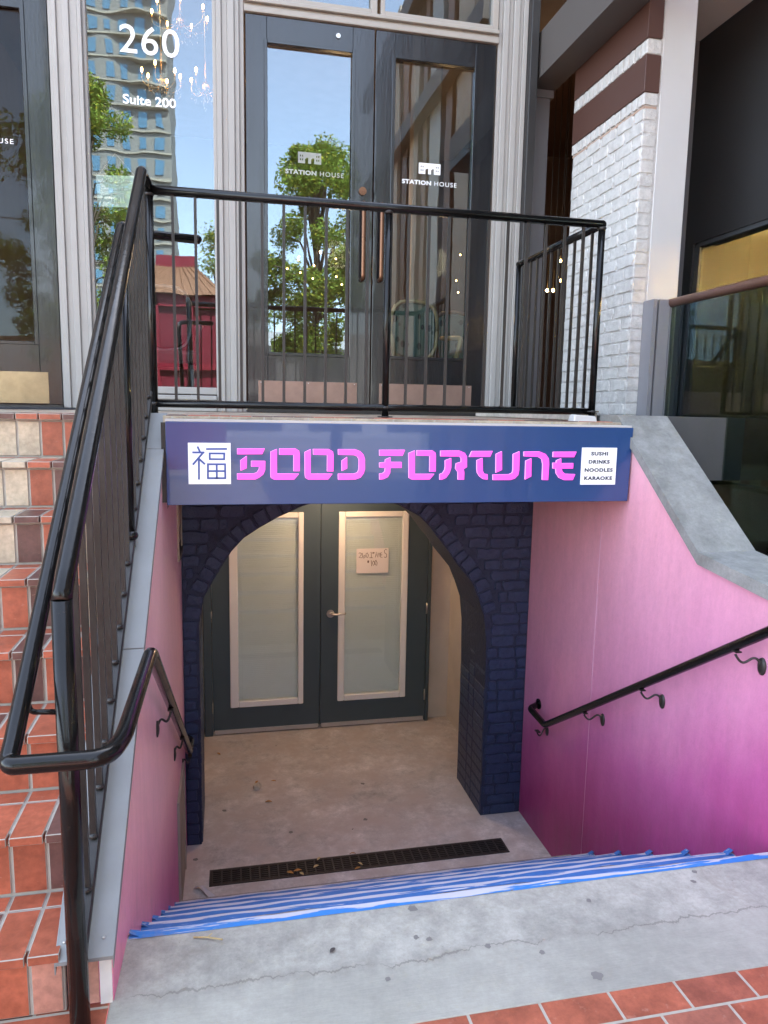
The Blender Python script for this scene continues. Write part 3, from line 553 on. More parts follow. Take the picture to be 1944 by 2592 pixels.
b = MB(); b.box(1.966, 2.83, 3.602, 5.6, 1.2, 1.548); tag(b.build('wall_ledge', M('grey_ledge_paint', (.085, .085, .085), .7, var=.2)), 'dark grey ledge between the return railing and brick pillar', 'ledge')

# =====================================================================  NAVY BRICK ARCH
ARCH = [(-.18, -HL), (-.176, -.4), (-.172, .25), (-.143, .414), (-.095, .50), (-.035, .60), (.025, .695), (.10, .77), (.191, .834), (.303, .895), (.457, .967), (.61, 1.015), (.76, 1.03), (.92, 1.012), (1.068, .961), (1.19, .892), (1.27, .82), (1.332, .74), (1.39, .665), (1.446, .586), (1.505, .52), (1.561, .444), (1.61, .34), (1.65, .222), (1.675, .05), (1.681, -.3), (1.681, -HL)]
aw = thing('navy_brick_arch', 'navy painted brick wall with rough arched opening below the sign', 'wall', (.76, YN, -HL))
b = MB(); top = 1.084; NA = len(ARCH)
wob = [(x + rnd.uniform(-.003, .003), z + (rnd.uniform(-.003, .003) if 0 < i < NA - 1 else 0)) for i, (x, z) in enumerate(ARCH)]
XL_, XR_ = -.269, 1.962
mids = []
def outer(i):
    x, z = wob[i]
    if i <= 3: return (XL_, z)
    if i >= NA - 4: return (XR_, z)
    return (XL_ + (XR_ - XL_) * (i - 3) / (NA - 7), top)
for i in range(NA - 1):
    a, c = wob[i], wob[i + 1]; oa, oc = outer(i), outer(i + 1)
    pf = [a, c, oc, oa]
    if i == 3: pf = [a, c, oc, (XL_, top), oa] if oc[1] == top else pf
    if i == NA - 5: pf = [a, c, oc, (XR_, top), oa]
    if i == 3: pf = [a, c, oc, (XL_, top), (XL_, a[1])]
    b.add([(x, YN, z) for x, z in pf], [tuple(range(len(pf)))])
    b.add([(a[0], YN, a[1]), (c[0], YN, c[1]), (c[0], YN + .525, c[1]), (a[0], YN + .525, a[1])], [(0, 1, 2, 3)], 0)
    b.add([(x, YN + .525, z) for x, z in pf], [tuple(range(len(pf)))[::-1]])
b.build('wall_body', mt_navyj, aw, fix=False)
# bricks
import bisect
cxA, czA = .75, .10
def arch_r(px, pz):       # signed distance-like: >0 outside the opening
    # nearest point on polyline
    best = 9; 
    for (x0, z0), (x1, z1) in zip(ARCH[:-1], ARCH[1:]):
        dx, dz = x1 - x0, z1 - z0; t = max(0, min(1, ((px - x0) * dx + (pz - z0) * dz) / (dx * dx + dz * dz)))
        qx, qz = x0 + t * dx, z0 + t * dz; d = math.hypot(px - qx, pz - qz)
        if d < best: best = d; bq = (qx, qz)
    xs = [p[0] for p in ARCH]
    inside = False; n = len(ARCH); j = n - 1
    for i in range(n):
        xi, zi = ARCH[i]; xj, zj = ARCH[j]
        if (zi > pz) != (zj > pz) and px < (xj - xi) * (pz - zi) / (zj - zi) + xi: inside = not inside
        j = i
    return (-best if inside else best), bq
axis_j = True
def brick_face(b, quad, depth, y0, mi=0, ang=0):
    # quad in XZ (ccw), rounded irregular brick standing proud of y0 toward -Y
    cx_ = sum(p[0] for p in quad) / len(quad); cz_ = sum(p[1] for p in quad) / len(quad)
    ring = []; n = len(quad)
    for i in range(n):
        a, c = quad[i], quad[(i + 1) % n]; L = math.hypot(c[0] - a[0], c[1] - a[1]); m = max(2, int(L / .03))
        for k in range(m):
            t = k / m
            ring.append((a[0] + (c[0] - a[0]) * t, a[1] + (c[1] - a[1]) * t, t == 0))
    out = []; inn = []; tp_ = []
    for x, z, cor in ring:
        j = .0042 if axis_j else .0025; sh = .90 if cor else .985
        xx = cx_ + (x - cx_) * sh + rnd.uniform(-j, j); zz = cz_ + (z - cz_) * sh + rnd.uniform(-j, j)
        out.append((xx, y0 + .003, zz))
        dx, dz = cx_ - xx, cz_ - zz; L = math.hypot(dx, dz) + 1e-6; q = .003 / L
        inn.append((xx + dx * q, y0 - depth * .85 + rnd.uniform(-.0008, .0008), zz + dz * q)); q2 = .007 / L
        tp_.append((xx + dx * q2, y0 - depth + rnd.uniform(-.0008, .0008), zz + dz * q2))
    m = len(out); vs = out + inn + tp_ + [(cx_, y0 - depth - rnd.uniform(-.0015, .0015), cz_)]
    fs = []
    for i in range(m):
        i2 = (i + 1) % m; fs += [(i, i2, m + i2, m + i), (m + i, m + i2, 2 * m + i2, 2 * m + i), (2 * m + i, 2 * m + i2, 3 * m)]
    b.add(vs, fs, mi, None, False)
b = MB(); RING = .105
row = 0; z = -HL + .004
while z < top - .02:
    h = .067 + rnd.uniform(-.006, .006); off = -.10 if row % 2 else 0; x = XL_ + off + rnd.uniform(-.02, .02)
    while x < XR_:
        L = .20 + rnd.uniform(-.03, .02)
        if row % 4 == 3: L *= .55
        xa, xb = max(x, XL_ + .002), min(x + L, XR_ - .002); x += L + .006
        if xb - xa < .03: continue
        ring_on = z + h > .25
        need = RING if ring_on else .006
        q = []
        # clip horizontally by marching
        zc = z + h / 2
        s = 12; good = []
        for i in range(s + 1):
            px = xa + (xb - xa) * i / s
            ok = min(arch_r(px, z)[0], arch_r(px, z + h)[0]) > need
            good.append(ok)
        if not any(good): continue
        i0 = good.index(True); i1 = i0
        while i1 < s and good[i1 + 1]: i1 += 1
        xa2 = xa + (xb - xa) * i0 / s; xb2 = xa + (xb - xa) * i1 / s
        if xb2 - xa2 < .025: continue
        sl = rnd.uniform(-.003, .003)
        brick_face(b, [(xa2, z), (xb2, z + sl), (xb2 + rnd.uniform(-.004, .004), z + h + sl), (xa2 + rnd.uniform(-.004, .004), z + h)], rnd.uniform(.005, .011), YN)
    z += h + .008; row += 1
# voussoirs along the arch
acc = 0; pts2 = []
for (x0, z0), (x1, z1) in zip(ARCH[:-1], ARCH[1:]):
    L = math.hypot(x1 - x0, z1 - z0); n = max(1, int(L / .005))
    for k in range(n): pts2.append((x0 + (x1 - x0) * k / n, z0 + (z1 - z0) * k / n))
i = 0; cur = 0
pts2 = [p for p in pts2 if p[1] > .2]
def seglen(a, c): return math.hypot(a[0] - c[0], a[1] - c[1])
while i < len(pts2) - 8:
    wlen = rnd.uniform(.055, .075); j = i; L = 0
    while j < len(pts2) - 1 and L < wlen: L += seglen(pts2[j], pts2[j + 1]); j += 1
    a, c = pts2[i], pts2[j]; tx, tz = c[0] - a[0], c[1] - a[1]; L = math.hypot(tx, tz); nx, nz = -tz / L, tx / L
    mid = ((a[0] + c[0]) / 2, (a[1] + c[1]) / 2)
    ox, oz = mid[0] - .75, mid[1] - .1
    if nx * ox + nz * oz < 0: nx, nz = -nx, -nz
    o_ = rnd.uniform(.092, .104); s0 = .004
    if mid[1] + nz * o_ < top + .04:
        brick_face(b, [(a[0] + nx * s0, a[1] + nz * s0), (c[0] + nx * s0, c[1] + nz * s0), (c[0] + nx * o_ + tx * .06, min(c[1] + nz * o_, top)), (a[0] + nx * o_ - tx * .06, min(a[1] + nz * o_, top))], rnd.uniform(.007, .013), YN)
    i = j
    k2 = 0
    while i < len(pts2) - 1 and k2 < .008: k2 += seglen(pts2[i], pts2[i + 1]); i += 1
b.build('bricks', mt_navy, aw)
# bricks on the jamb returns (seen edge on)
b = MB(); z = -HL + .004
while z < .2:
    for (ya, yb) in ((YN + .01, YN + .21), (YN + .22, YN + .32), (YN + .33, YN + .52)):
        d = rnd.uniform(.004, .009); b.box(1.684 - d, 1.690, ya, yb, z, z + .066); b.box(-.182, -.176 + d * .5, ya, yb, z, z + .066)
    z += .076
b.build('jamb_bricks', mt_navy, aw, bevel=.004)

# =====================================================================  LOWER RECESS AND DOORS
rc = thing('entry_recess', 'beige plastered recess walls behind the navy arch', 'wall', (.8, 5.5, -HL))
YD = 6.055
b = MB(); b.box(-.275, -.212, YN + .53, YD + .02, -HL, 1.084); b.box(1.93, 1.99, YN + .53, YD + .02, -HL, 1.084); b.box(-.3, 2.0, YD + .01, YD + .2, -HL, 1.2)
b.box(-.3, 2.0, YN + .53, YD + .1, 1.06, 1.2); b.build('plaster', mt_plaster, rc)
dd = thing('lower_double_door', 'dark teal double door with white framed blind windows under the arch', 'door', (.77, YD, -HL))
b = MB(); b.box(-.20, -.135, YD - .06, YD + .009, -HL, .98); b.box(1.705, 1.735, YD - .06, YD + .009, -HL, .98); b.box(-.135, 1.705, YD - .06, YD + .009, .915, .98); b.build('door_frame', mt_teal, dd, bevel=.003)
for nm, xa, xb, fx0, fx1, gx0, gx1 in (('door_leaf', -.131, .764, .012, .622, .080, .578), ('door_leaf', .770, 1.702, .918, 1.522, .975, 1.468)):
    z0, z1, zg0, zg1 = -HL + .035, .91, -.957, .702
    b = MB(); yf, yk = YD - .045, YD
    b.box(xa, fx0, yf, yk, z0, z1); b.box(fx1, xb, yf, yk, z0, z1); b.box(fx0, fx1, yf, yk, z0, zg0); b.box(fx0, fx1, yf, yk, zg1, z1)
    lf = b.build(nm, mt_teal, dd)
    b = MB(); yq = yf - .014
    b.box(fx0, gx0, yq, yk - .002, zg0, zg1); b.box(gx1, fx1, yq, yk - .002, zg0, zg1); b.box(gx0, gx1, yq, yk - .002, zg0, -.903); b.box(gx0, gx1, yq, yk - .002, .655, zg1)
    b.build('lite_frame', mt_dframe, lf, bevel=.006)
    b = MB(); b.box(gx0, gx1, YD - .040, YD - .036, -.903, .655); b.build('glass', mt_glasssm, lf)
    b = MB(); z = -.895
    while z < .645:
        b.hexa([(gx0 + .004, YD - .028, z), (gx1 - .004, YD - .028, z), (gx1 - .004, YD - .012, z + .010), (gx0 + .004, YD - .012, z + .010), (gx0 + .004, YD - .028, z + .001), (gx1 - .004, YD - .028, z + .001), (gx1 - .004, YD - .012, z + .011), (gx0 + .004, YD - .012, z + .011)]); z += .0165
    for xx in (gx0 + .03, gx1 - .03): b.box(xx, xx + .002, YD - .031, YD - .029, -.895, .65)
    b.box(gx0 + .003, gx1 - .003, YD - .030, YD - .012, .628, .652)
    b.box(gx0, gx1, YD - .008, YD - .004, -.903, .655)
    b.build('blind', mt_blind, lf)
    b = MB(); b.box(xa + .01, xb - .01, yf - .010, yf, -HL + .012, -HL + .045); b.build('door_sweep', mt_alu, lf)
b = MB()
for i in range(9):
    b.sphere((-.10 + i * .2, YD - .056, -HL + .028), .004, 6)
b.build('screw', mt_steel, dd)
for x in (-.137, 1.700):
    for z in (-.95, -.16, .62):
        b = MB(); b.tube([(x, YD - .053, z - .045), (x, YD - .053, z + .045)], .006, 8); b.box(x - .006, x + .008, YD - .050, YD - .045, z - .05, z + .05); b.build('hinge', mt_steel, dd)
b = MB(); b.tube([(.852, YD - .046, -.173), (.852, YD - .060, -.173)], .033, 20); b.tube([(.852, YD - .060, -.173), (.852, YD - .085, -.173)], .012, 12)
b.tube(fillet([(.852, YD - .085, -.173), (.90, YD - .088, -.173), (.965, YD - .085, -.171), (.978, YD - .072, -.170)], .02), .009, 10); b.build('lever_handle', mt_steel, dd)
nt_ = thing('paper_note', 'handwritten paper note taped inside the right teal door window', 'note', (1.21, YD - .05, .28))
b = MB(); b.box(1.072, 1.352, YD - .0425, YD - .0412, .169, .382); b.build('sheet', mt_paper, nt_)
b = MB()
for s in NOTE: b.tube([(x * (YD - .043) / 6.03 if False else x, YD - .0432, z) for x, z in s], .0022, 5)
b.build('handwriting', mt_ink, nt_)
# ceiling lamp in recess
cl = thing('recess_ceiling_lamp', 'warm flush ceiling lamp lighting the recess behind the arch', 'lamp', (.85, 5.55, 1.05))
b = MB(); b.tube([(.85, 5.55, 1.06), (.85, 5.55, 1.03)], .13, 24); b.build('housing', mt_whitep, cl)
b = MB(); b.tube([(.85, 5.55, 1.03), (.85, 5.55, 1.005)], .11, 24); b.build('diffuser', mt_lamp, cl)
ld = bpy.data.lights.new('lamp_light', 'POINT'); ld.energy = .9; ld.color = (1, .66, .46); ld.shadow_soft_size = .1
lo = bpy.data.objects.new('lamp_light', ld); COL.objects.link(lo); lo.parent = cl; lo.location = (0, 0, -.12)

# =====================================================================  SIGN
sg = thing('shop_sign', 'long navy fascia sign with pink letters over the arch', 'sign', (.85, 3.28, 1.13))
YS = 3.284
b = MB(); b.hexa([(-.2535, YS, 1.130), (1.9515, YS, 1.130), (1.9515, YS + .06, 1.130), (-.2535, YS + .06, 1.130), (-.2535, YS, 1.4925), (1.959, YS, 1.4925), (1.959, YS + .06, 1.4925), (-.2535, YS + .06, 1.4925)])
b.build('panel', mt_signm, sg, bevel=.002)
b = MB(); b.box(-.2740, -.2545, YS + .02, YS + .08, 1.139, 1.488); b.build('end_bracket', mt_blackd, sg)
b = MB(); b.box(-.2545, 1.95, YS + .002, YS + .09, 1.4935, 1.503); b.build('top_flashing', mt_whitep, sg)
for nm, P in LETTERS:
    b = MB()
    for poly in P:
        b.prism(poly, YS - .0065, YS - .0002, 'Y', 1)
        b.prism([(x + .0012, z - .0004) for x, z in poly], YS - .0072, YS - .0066, 'Y', 0)
    o = b.build('letter', [mt_signp, mt_signe], sg)
b = MB(); b.box(-.161, .0193, YS - .006, YS - .0002, 1.2227, 1.4025); kp = b.build('character_plate', mt_signw, sg)
b = MB()
for s in KANJI:
    for p, q in zip(s[:-1], s[1:]):
        dx, dz = q[0] - p[0], q[1] - p[1]; L = math.hypot(dx, dz); nx, nz = -dz / L * .0040, dx / L * .0040; e = .003; ux, uz = dx / L * e, dz / L * e; yy = YS - .0065 - rnd.uniform(0, .0006)
        b.prism([(p[0] - ux + nx, p[1] - uz + nz), (q[0] + ux + nx, q[1] + uz + nz), (q[0] + ux - nx, q[1] + uz - nz), (p[0] - ux - nx, p[1] - uz - nz)], yy - .0006, yy, 'Y')
b.build('character', mt_signb, kp)
b = MB(); b.box(1.6895, 1.8735, YS - .006, YS - .0002, 1.2138, 1.3941); mp = b.build('menu_plate', mt_signw, sg)
for i, (s, wd) in enumerate((('SUSHI', .090), ('DRINKS', .112), ('NOODLES', .150), ('KARAOKE', .150))):
    text('lettering', s, .03, 1.7815, YS - .0066, 1.3560 - i * .0400, mt_greyv, mp, width=wd, space=1.15, align='CENTER', bold=.0013, height=.0190)

# =====================================================================  RAILINGS
def spindle(par, x, y, z0, z1, w=.0065, mt=mt_blackd):
    b = MB(); b.box(x - w, x + w, y - w, y + w, z0, z1); b.box(x - w * 1.5, x + w * 1.5, y - w * 1.5, y + w * 1.5, z0, z0 + .008); return b.build('picket', mt, par)
lr = thing('landing_railing', 'black pipe railing with slim pickets along the terrace above the sign', 'railing', (.8, 3.621, TZ))
YR, ZT, ZB = 3.621, 2.522, 1.568
XL, XC, XR = -.327, .781, 1.906
b = MB(); b.tube([(XL, YR, ZT), (XR, YR, ZT), ], .0215, 16); b.sphere((XR, YR, ZT), .0218, 12); b.tube([(XR, YR, ZT), (XR, 4.724, ZT)], .0215, 16); b.sphere((XR, 4.724, ZT), .0216, 12); b.build('top_rail', mt_black, lr)
b = MB(); b.tube([(XL, YR, ZB), (XR, YR, ZB)], .018, 14); b.tube([(XR, YR, ZB), (XR, 4.724, ZB)], .018, 14); b.build('bottom_rail', mt_black, lr)
for (x, y, zb) in ((XL, YR, TZ - .06), (XC, YR, TZ - .07), (XR, YR, TZ), (XR, 4.724, TZ)):
    b = MB(); b.tube([(x, y, zb), (x, y, ZT)], .018, 14); b.build('post', mt_black, lr)
for i in range(1, 11): spindle(lr, XL + (XC - XL) * i / 11, YR, ZB + .012, ZT - .015)
for i in range(1, 11): spindle(lr, XC + (XR - XC) * i / 11, YR, ZB + .012, ZT - .015)
for i in range(1, 11): spindle(lr, XR, YR + 1.103 * i / 11, ZB + .012, ZT - .015)

b = MB()
for x in (XL, XC, XR):
    for z in (ZB, ZT - .02): b.sphere((x, YR, z), .0235, 10, sz=.55)
b.build('weld_beads', mt_blackd, lr)['kind'] = 'stuff'
for (x, y, z) in ((XC, YR, TZ + .001), (XR, YR, TZ + .046), (XR, 4.724, TZ + .001)):
    b = MB(); b.tube([(x, y, z), (x, y, z + .006)], .038, 18); b.build('base_flange', mt_blackd, lr)
sr = thing('stair_railing', 'black sloping railing with close pickets climbing beside the tiled stairs', 'railing', (-.378, 1.765, 0))
def zt(Y): return 1.120 + (2.575 - 1.120) * (Y - 1.765) / (3.51 - 1.765)
b = MB(); b.tube([(xrail(1.765), 1.765, 0), (xrail(1.765), 1.765, 1.115)], .0245, 20); b.build('newel_post', mt_black, sr)
b = MB(); b.tube(fillet([(xrail(1.765), 1.763, 1.105), (xrail(1.80), 1.80, zt(1.80)), (xrail(3.5), 3.50, zt(3.5)), (-.343, 3.56, zt(3.5) - .004), (XL, YR - .005, ZT)], .03, 5), .0235, 18); b.build('top_rail', mt_black, sr)
b = MB()
ya, yb = 1.79, 3.56
def zbot(Y): return capz(Y) + .045
b.hexa([(xrail(ya) - .017, ya, zbot(ya) - .028), (xrail(ya) + .017, ya, zbot(ya) - .028), (xrail(yb) + .017, yb, zbot(yb) - .028), (xrail(yb) - .017, yb, zbot(yb) - .028), (xrail(ya) - .017, ya, zbot(ya)), (xrail(ya) + .017, ya, zbot(ya)), (xrail(yb) + .017, yb, zbot(yb)), (xrail(yb) - .017, yb, zbot(yb))])
b.build('bottom_rail', mt_blackd, sr, bevel=.004)
y = 1.90
while y < 3.53:
    x = xrail(y)
    if abs(y - 2.87) > .05:
        bb = MB(); wq = .0085; bb.box(x - wq, x + wq, y - wq, y + wq, zbot(y) - .005, zt(y) - .012); bb.sphere((x, y - .004, zbot(y) + .002), .0135, 8, sz=.7); bb.build('picket', mt_blackd, sr)
    y += .108
b = MB(); b.tube([(xrail(2.87), 2.87, capz(2.87)), (xrail(2.87), 2.87, zt(2.87))], .0165, 14); b.sphere((xrail(2.87), 2.87, zbot(2.87)), .028, 10, sz=.8); b.build('middle_post', mt_black, sr)

# long handrail loop
hr = thing('looped_handrail', 'glossy black handrail looping round the front post and down the left pink wall', 'handrail', (-.35, 1.64, 0))
pts = fillet([(-.12, 3.70, 2.335), (-.40, 3.66, 2.338), (-.434, 3.50, 2.336), (-.4635, 1.66, .832), (-.4645, 1.615, .800), (-.455, 1.60, .797), (-.262, 1.60, .797), (-.240, 1.69, .800), (-.230, 2.235, .822), (-.230, 4.20, -.45), (-.230, 4.36, -.45), (-.262, 4.40, -.45)], .045, 8)
b = MB(); b.tube(pts, .0205, 20); b.sphere((-.12, 3.70, 2.335), .0206, 12); b.build('rail', mt_black, hr)
b = MB(); b.tube(fillet([(-.461, 1.775, .915), (-.461, 1.77, .865), (-.453, 1.766, .846), (-.385, 1.765, .842)], .02), .0065, 10); b.build('stub_bracket', mt_black, hr)
def scroll(par, xr, yr, zr, xw_, yw, zw, mt=mt_blackd):
    # wrought S bracket from under the rail to a rosette on the wall
    s = 1 if xw_ > xr else -1; P = []
    for i in range(19):
        t = i / 18; P.append((xr + (xw_ - xr) * t, yr + (yw - yr) * t + .0, zr - .015 + (zw - zr + .015) * t + .016 * math.sin(t * 2 * math.pi) * -1.2))
    b = MB(); b.tube(P, .0048, 8); b.box(xr - .012, xr + .012, yr - .02, yr + .02, zr - .004, zr + .002)
    o = b.build('bracket', mt, par)
    b = MB(); seg = 18; vs = []
    for rr2, dx in ((.030, 0), (.029, .005), (.016, .009), (.006, .0105)):
        for k in range(seg):
            a = 2 * math.pi * k / seg; vs.append((xw_ - s * dx, yw + rr2 * .72 * math.cos(a), zw + rr2 * 1.15 * math.sin(a)))
    fs = []
    for j in range(3):
        for k in range(seg): fs.append((j * seg + k, j * seg + (k + 1) % seg, (j + 1) * seg + (k + 1) % seg, (j + 1) * seg + k))
    fs.append(tuple(3 * seg + k for k in range(seg))); b.add(vs, fs, smooth=True); b.build('rosette', mt, o)
for yr, yw, zw in ((2.93, 2.888, .285), (3.60, 3.556, -.15), (4.22, 4.148, -.50)):
    zr = .822 - (yr - 2.235) * .6473 - .022
    scroll(hr, -.230, yr, zr, xw(yw) + .001 if yw < 3.5 else -.269, yw, zw)
rh = thing('wall_handrail', 'black handrail on scrolled brackets along the right magenta wall', 'handrail', (1.88, 3, 0))
def zrr(Y): return .801 - (Y - 2.179) * .6443
b = MB(); b.tube(fillet([(1.88, 1.30, zrr(1.9)), (1.88, 1.9, zrr(1.9)), (1.88, 3.93, zrr(3.93)), (1.88, 4.16, zrr(3.93) + .01), (1.962, 4.20, zrr(3.93) + .02)], .028, 6), .0195, 16); b.build('rail', mt_black, rh)
for yr, yw, zw in ((3.46, 3.405, -.070), (2.94, 2.889, .245), (2.335, 2.286, .63), (4.03, 4.065, -.43), (1.75, 1.7, .90)):
    scroll(rh, 1.88, yr, (zrr(yr) if yr > 1.9 else zrr(1.9)) - .020, XWR - .001, yw, zw)
b = MB(); b.tube([(XWR - .001, 4.203, -.31), (XWR - .010, 4.203, -.31)], .034, 18); b.build('end_rosette', mt_black, rh)

# =====================================================================  UPPER FACADE
YF = 5.528
def pilaster(name, label, xs, grp, z1=5.2, z0=TZ, mats=mt_trim):
    b = MB()
    for (x0, x1, d) in xs: b.box(x0, x1, YF - d, YF + .03, z0, z1)
    return tag(b.build(name, mats, bevel=.0035), label, 'pilaster', grp)
GP = 'fluted grey trims framing the terrace doors and window'
pilaster('fluted_pilaster', 'grey fluted trim between the left black door and the 260 window', [(-1.098, -1.072, .035), (-1.072, -1.045, .055), (-1.045, -1.005, .040), (-1.005, -.965, .062), (-.965, -.915, .048), (-.915, -.890, .060), (-.890, -.868, .03)], GP)
pilaster('fluted_pilaster', 'grey fluted trim between the 260 window and the double doors', [(-.060, -.035, .03), (-.035, .000, .06), (.000, .040, .045), (.040, .085, .062), (.085, .118, .048), (.118, .150, .03)], GP)
pilaster('fluted_pilaster', 'grey fluted trim right of the double doors', [(1.982, 2.012, .03), (2.012, 2.055, .055), (2.055, 2.09, .04), (2.09, 2.135, .062), (2.135, 2.165, .048), (2.165, 2.20, .06)], GP)
b = MB(); b.box(2.20, 2.262, 5.40, 5.75, TZ, 5.2); tag(b.build('steel_post', M('black_steel', (.02, .018, .017), .5, var=.2), bevel=.004), 'black steel post at the right end of the shopfront', 'post')
b = MB(); b.box(.152, 1.980, YF - .055, YF + .03, 4.215, 4.255); b.box(.152, 1.980, YF - .035, YF + .03, 4.255, 4.275); b.box(.152, 1.980, YF - .065, YF + .03, 4.275, 4.300); tag(b.build('door_header', mt_trimb, bevel=.003), 'beige grey header moulding over the double doors', 'header')
# transoms
for i, (xa, xb, lb) in enumerate(((.16, 1.075, 'left transom window above the double doors'), (1.10, 1.975, 'right transom window above the double doors'))):
    t = thing('transom_window', lb, 'window', ((xa + xb) / 2, YF, 4.3), 'transom windows over the double doors')
    b = MB(); b.box(xa, xa + .03, YF - .045, YF + .02, 4.301, 5.19); b.box(xb - .045, xb, YF - .045, YF + .02, 4.301, 5.19); b.box(xa + .03, xb - .045, YF - .045, YF + .02, 4.301, 4.335); b.build('frame', mt_trimb, t, bevel=.003)
    b = MB(); b.box(xa + .03, xb - .045, YF, YF + .005, 4.335, 5.19); b.build('glass', mt_glassdoor, t)
# display window with 260
ww = thing('display_window', 'tall shop window with white 260 lettering and a painted sill', 'window', (-.46, YF, TZ))
b = MB(); b.box(-.868, -.060, YF, YF + .006, 1.69, 5.2); b.build('glass', mt_glass, ww)
b = MB(); b.box(-.868, -.060, YF - .03, YF + .02, 1.640, 1.690); b.box(-.868, -.060, YF - .055, YF + .02, 1.60, 1.632); b.box(-.868, -.060, YF - .04, YF + .03, TZ, 1.60); b.build('sill', mt_trim, ww, bevel=.004)
b = MB(); b.box(-.868, -.06, YF - .02, YF + .02, 4.29, 4.35); b.build('top_bar', M('dark_top_bar', (.05, .025, .018), .5), ww)
text('number_decal', '260', .2, -.662, YF - .0015, 3.885, mt_decal, ww, width=.385, bold=.0006, height=.178, space=1.08)
text('suite_decal', 'Suite 200', .07, -.652, YF - .0015, 3.565, mt_decal, ww, width=.345, bold=.0016, height=.062)
# hanging welcome board
wb = thing('welcome_board', 'small translucent hanging board with chalk Welcome lettering inside the window', 'sign', (-.71, YF + .03, 3.0))
b = MB(); b.prism([(-.840, 2.92), (-.825, 2.897), (-.60, 2.905), (-.575, 2.93), (-.572, 3.115), (-.845, 3.10)], YF + .024, YF + .028, 'Y')
_m, _nt, _o = newmat('frosted_board'); _g = NG(_nt); _d = _g.n('ShaderNodeBsdfDiffuse'); _d.inputs[0].default_value = (.62, .72, .66, 1); _t = _g.n('ShaderNodeBsdfTransparent'); _x = _g.n('ShaderNodeMixShader'); _x.inputs[0].default_value = .62
_g.l(_t.outputs[0], _x.inputs[1]); _g.l(_d.outputs[0], _x.inputs[2]); _g.l(_x.outputs[0], _o.inputs[0])
b.build('board', _m, wb)
b = MB()
for s in WELCOME: b.tube([(x, YF + .0215, z) for x, z in s], .0017, 5)
b.build('chalk_writing', mt_decal, wb)
b = MB(); b.tube([(-.83, YF + .026, 3.10), (-.715, YF + .026, 3.25), (-.59, YF + .026, 3.112)], .0018, 5); b.build('cord', mt_tan, wb)

LOGO = ["#######################"] * 2 + ["#######################", "##.#.#############.#.##"[:23], "##.#.#############.#.##"[:23], "#######################", "########..####..#######"[:23],
        "##.#.##...###...##.#.##", "##.#.##...###...##.#.##", "#######...###...#######", "#######...###...#######", "#######...###...#######"]
def logo(par, x0, z0, w_, h_, y, mt=None):
    b = MB(); nr = len(LOGO); nc = 23; cw = w_ / nc; ch = h_ / nr
    for r_, row in enumerate(LOGO):
        c = 0
        while c < nc:
            if row[c] == '#':
                e = c
                while e < nc and row[e] == '#': e += 1
                b.add([(x0 + c * cw, y, z0 + h_ - (r_ + 1) * ch), (x0 + e * cw, y, z0 + h_ - (r_ + 1) * ch), (x0 + e * cw, y, z0 + h_ - r_ * ch), (x0 + c * cw, y, z0 + h_ - r_ * ch)], [(0, 1, 2, 3)]); c = e
            else: c += 1
    return b.build('logo_decal', mt or mt_decal, par)
dbl = thing('entrance_double_door', 'pair of tall black glazed doors with bronze pulls above the terrace', 'door', (1.067, YF, TZ))
for side, xa, xb, gx0, gx1, kx0, kx1 in ((0, .160, 1.062, .305, .906, .235, .965), (1, 1.072, 1.968, 1.212, 1.812, 1.135, 1.865)):
    yf, yk = YF - .035, YF + .010; z0, z1, g0, g1 = TZ + .035, 4.208, 1.951, 4.040
    b = MB(); b.box(xa, gx0, yf, yk, z0, z1); b.box(gx1, xb, yf, yk, z0, z1); b.box(gx0, gx1, yf, yk, z0, g0); b.box(gx0, gx1, yf, yk, g1, z1)
    for (q0, q1, r0, r1_) in ((gx0 - .02, gx0 + .004, g0 - .02, g1 + .02), (gx1 - .004, gx1 + .02, g0 - .02, g1 + .02)): b.box(q0, q1, yf - .008, yf, r0, r1_)
    b.box(gx0 + .004, gx1 - .004, yf - .008, yf, g1 - .004, g1 + .02); b.box(gx0 + .004, gx1 - .004, yf - .008, yf, g0 - .02, g0 + .004)
    lf = b.build('door_leaf', mt_door, dbl, bevel=.0025)
    b = MB(); b.box(gx0, gx1, YF - .004, YF, g0, g1); b.build('glass', mt_glassdoor, lf)
    b = MB(); b.box(kx0, kx1, yf - .0030, yf - .0005, 1.562, 1.750); b.build('kick_plate', mt_brass, lf)
    b = MB()
    for xx in (kx0 + .02, (kx0 + kx1) / 2, kx1 - .02): b.sphere((xx, yf - .004, 1.738), .0045, 6)
    b.build('screw', mt_steel, lf)
    hx = .990 if side == 0 else 1.124
    b = MB(); b.tube(fillet([(hx, yf, 3.03), (hx, yf - .055, 3.03), (hx, yf - .055, 2.500), (hx, yf, 2.500)], .035), .0165, 14); b.build('pull_handle', mt_bronze, lf)
    lx = .524 if side == 0 else 1.411; tx = .434 if side == 0 else 1.286
    dm = mt_faint if side == 0 else mt_decal; logo(lf, lx, 3.284, .166, .076, YF - .0055, dm)
    text('name_decal', 'STATION', .04, tx, YF - .0055, 3.206, dm, lf, width=.222, bold=.0016, height=.031, space=1.1)
    text('name_decal', 'HOUSE', .04, tx + .247, YF - .0055, 3.206, dm, lf, width=.172, height=.031, space=1.2)
b = MB(); b.tube([(.987, YF - .035, 3.117), (.987, YF - .050, 3.117)], .028, 18); b.tube([(.987, YF - .050, 3.117), (.987, YF - .056, 3.117)], .014, 14); b.build('deadbolt', [mt_bronze], dbl)
b = MB(); b.tube([(.80, YF - .035, 4.135), (.80, YF - .046, 4.135)], .016, 14); b.build('door_bumper', mt_steel, dbl)
b = MB(); b.tube([(.925, YF - .038, 1.585), (.925, YF - .062, 1.585)], .013, 12); b.build('door_stop', mt_brassl, dbl)
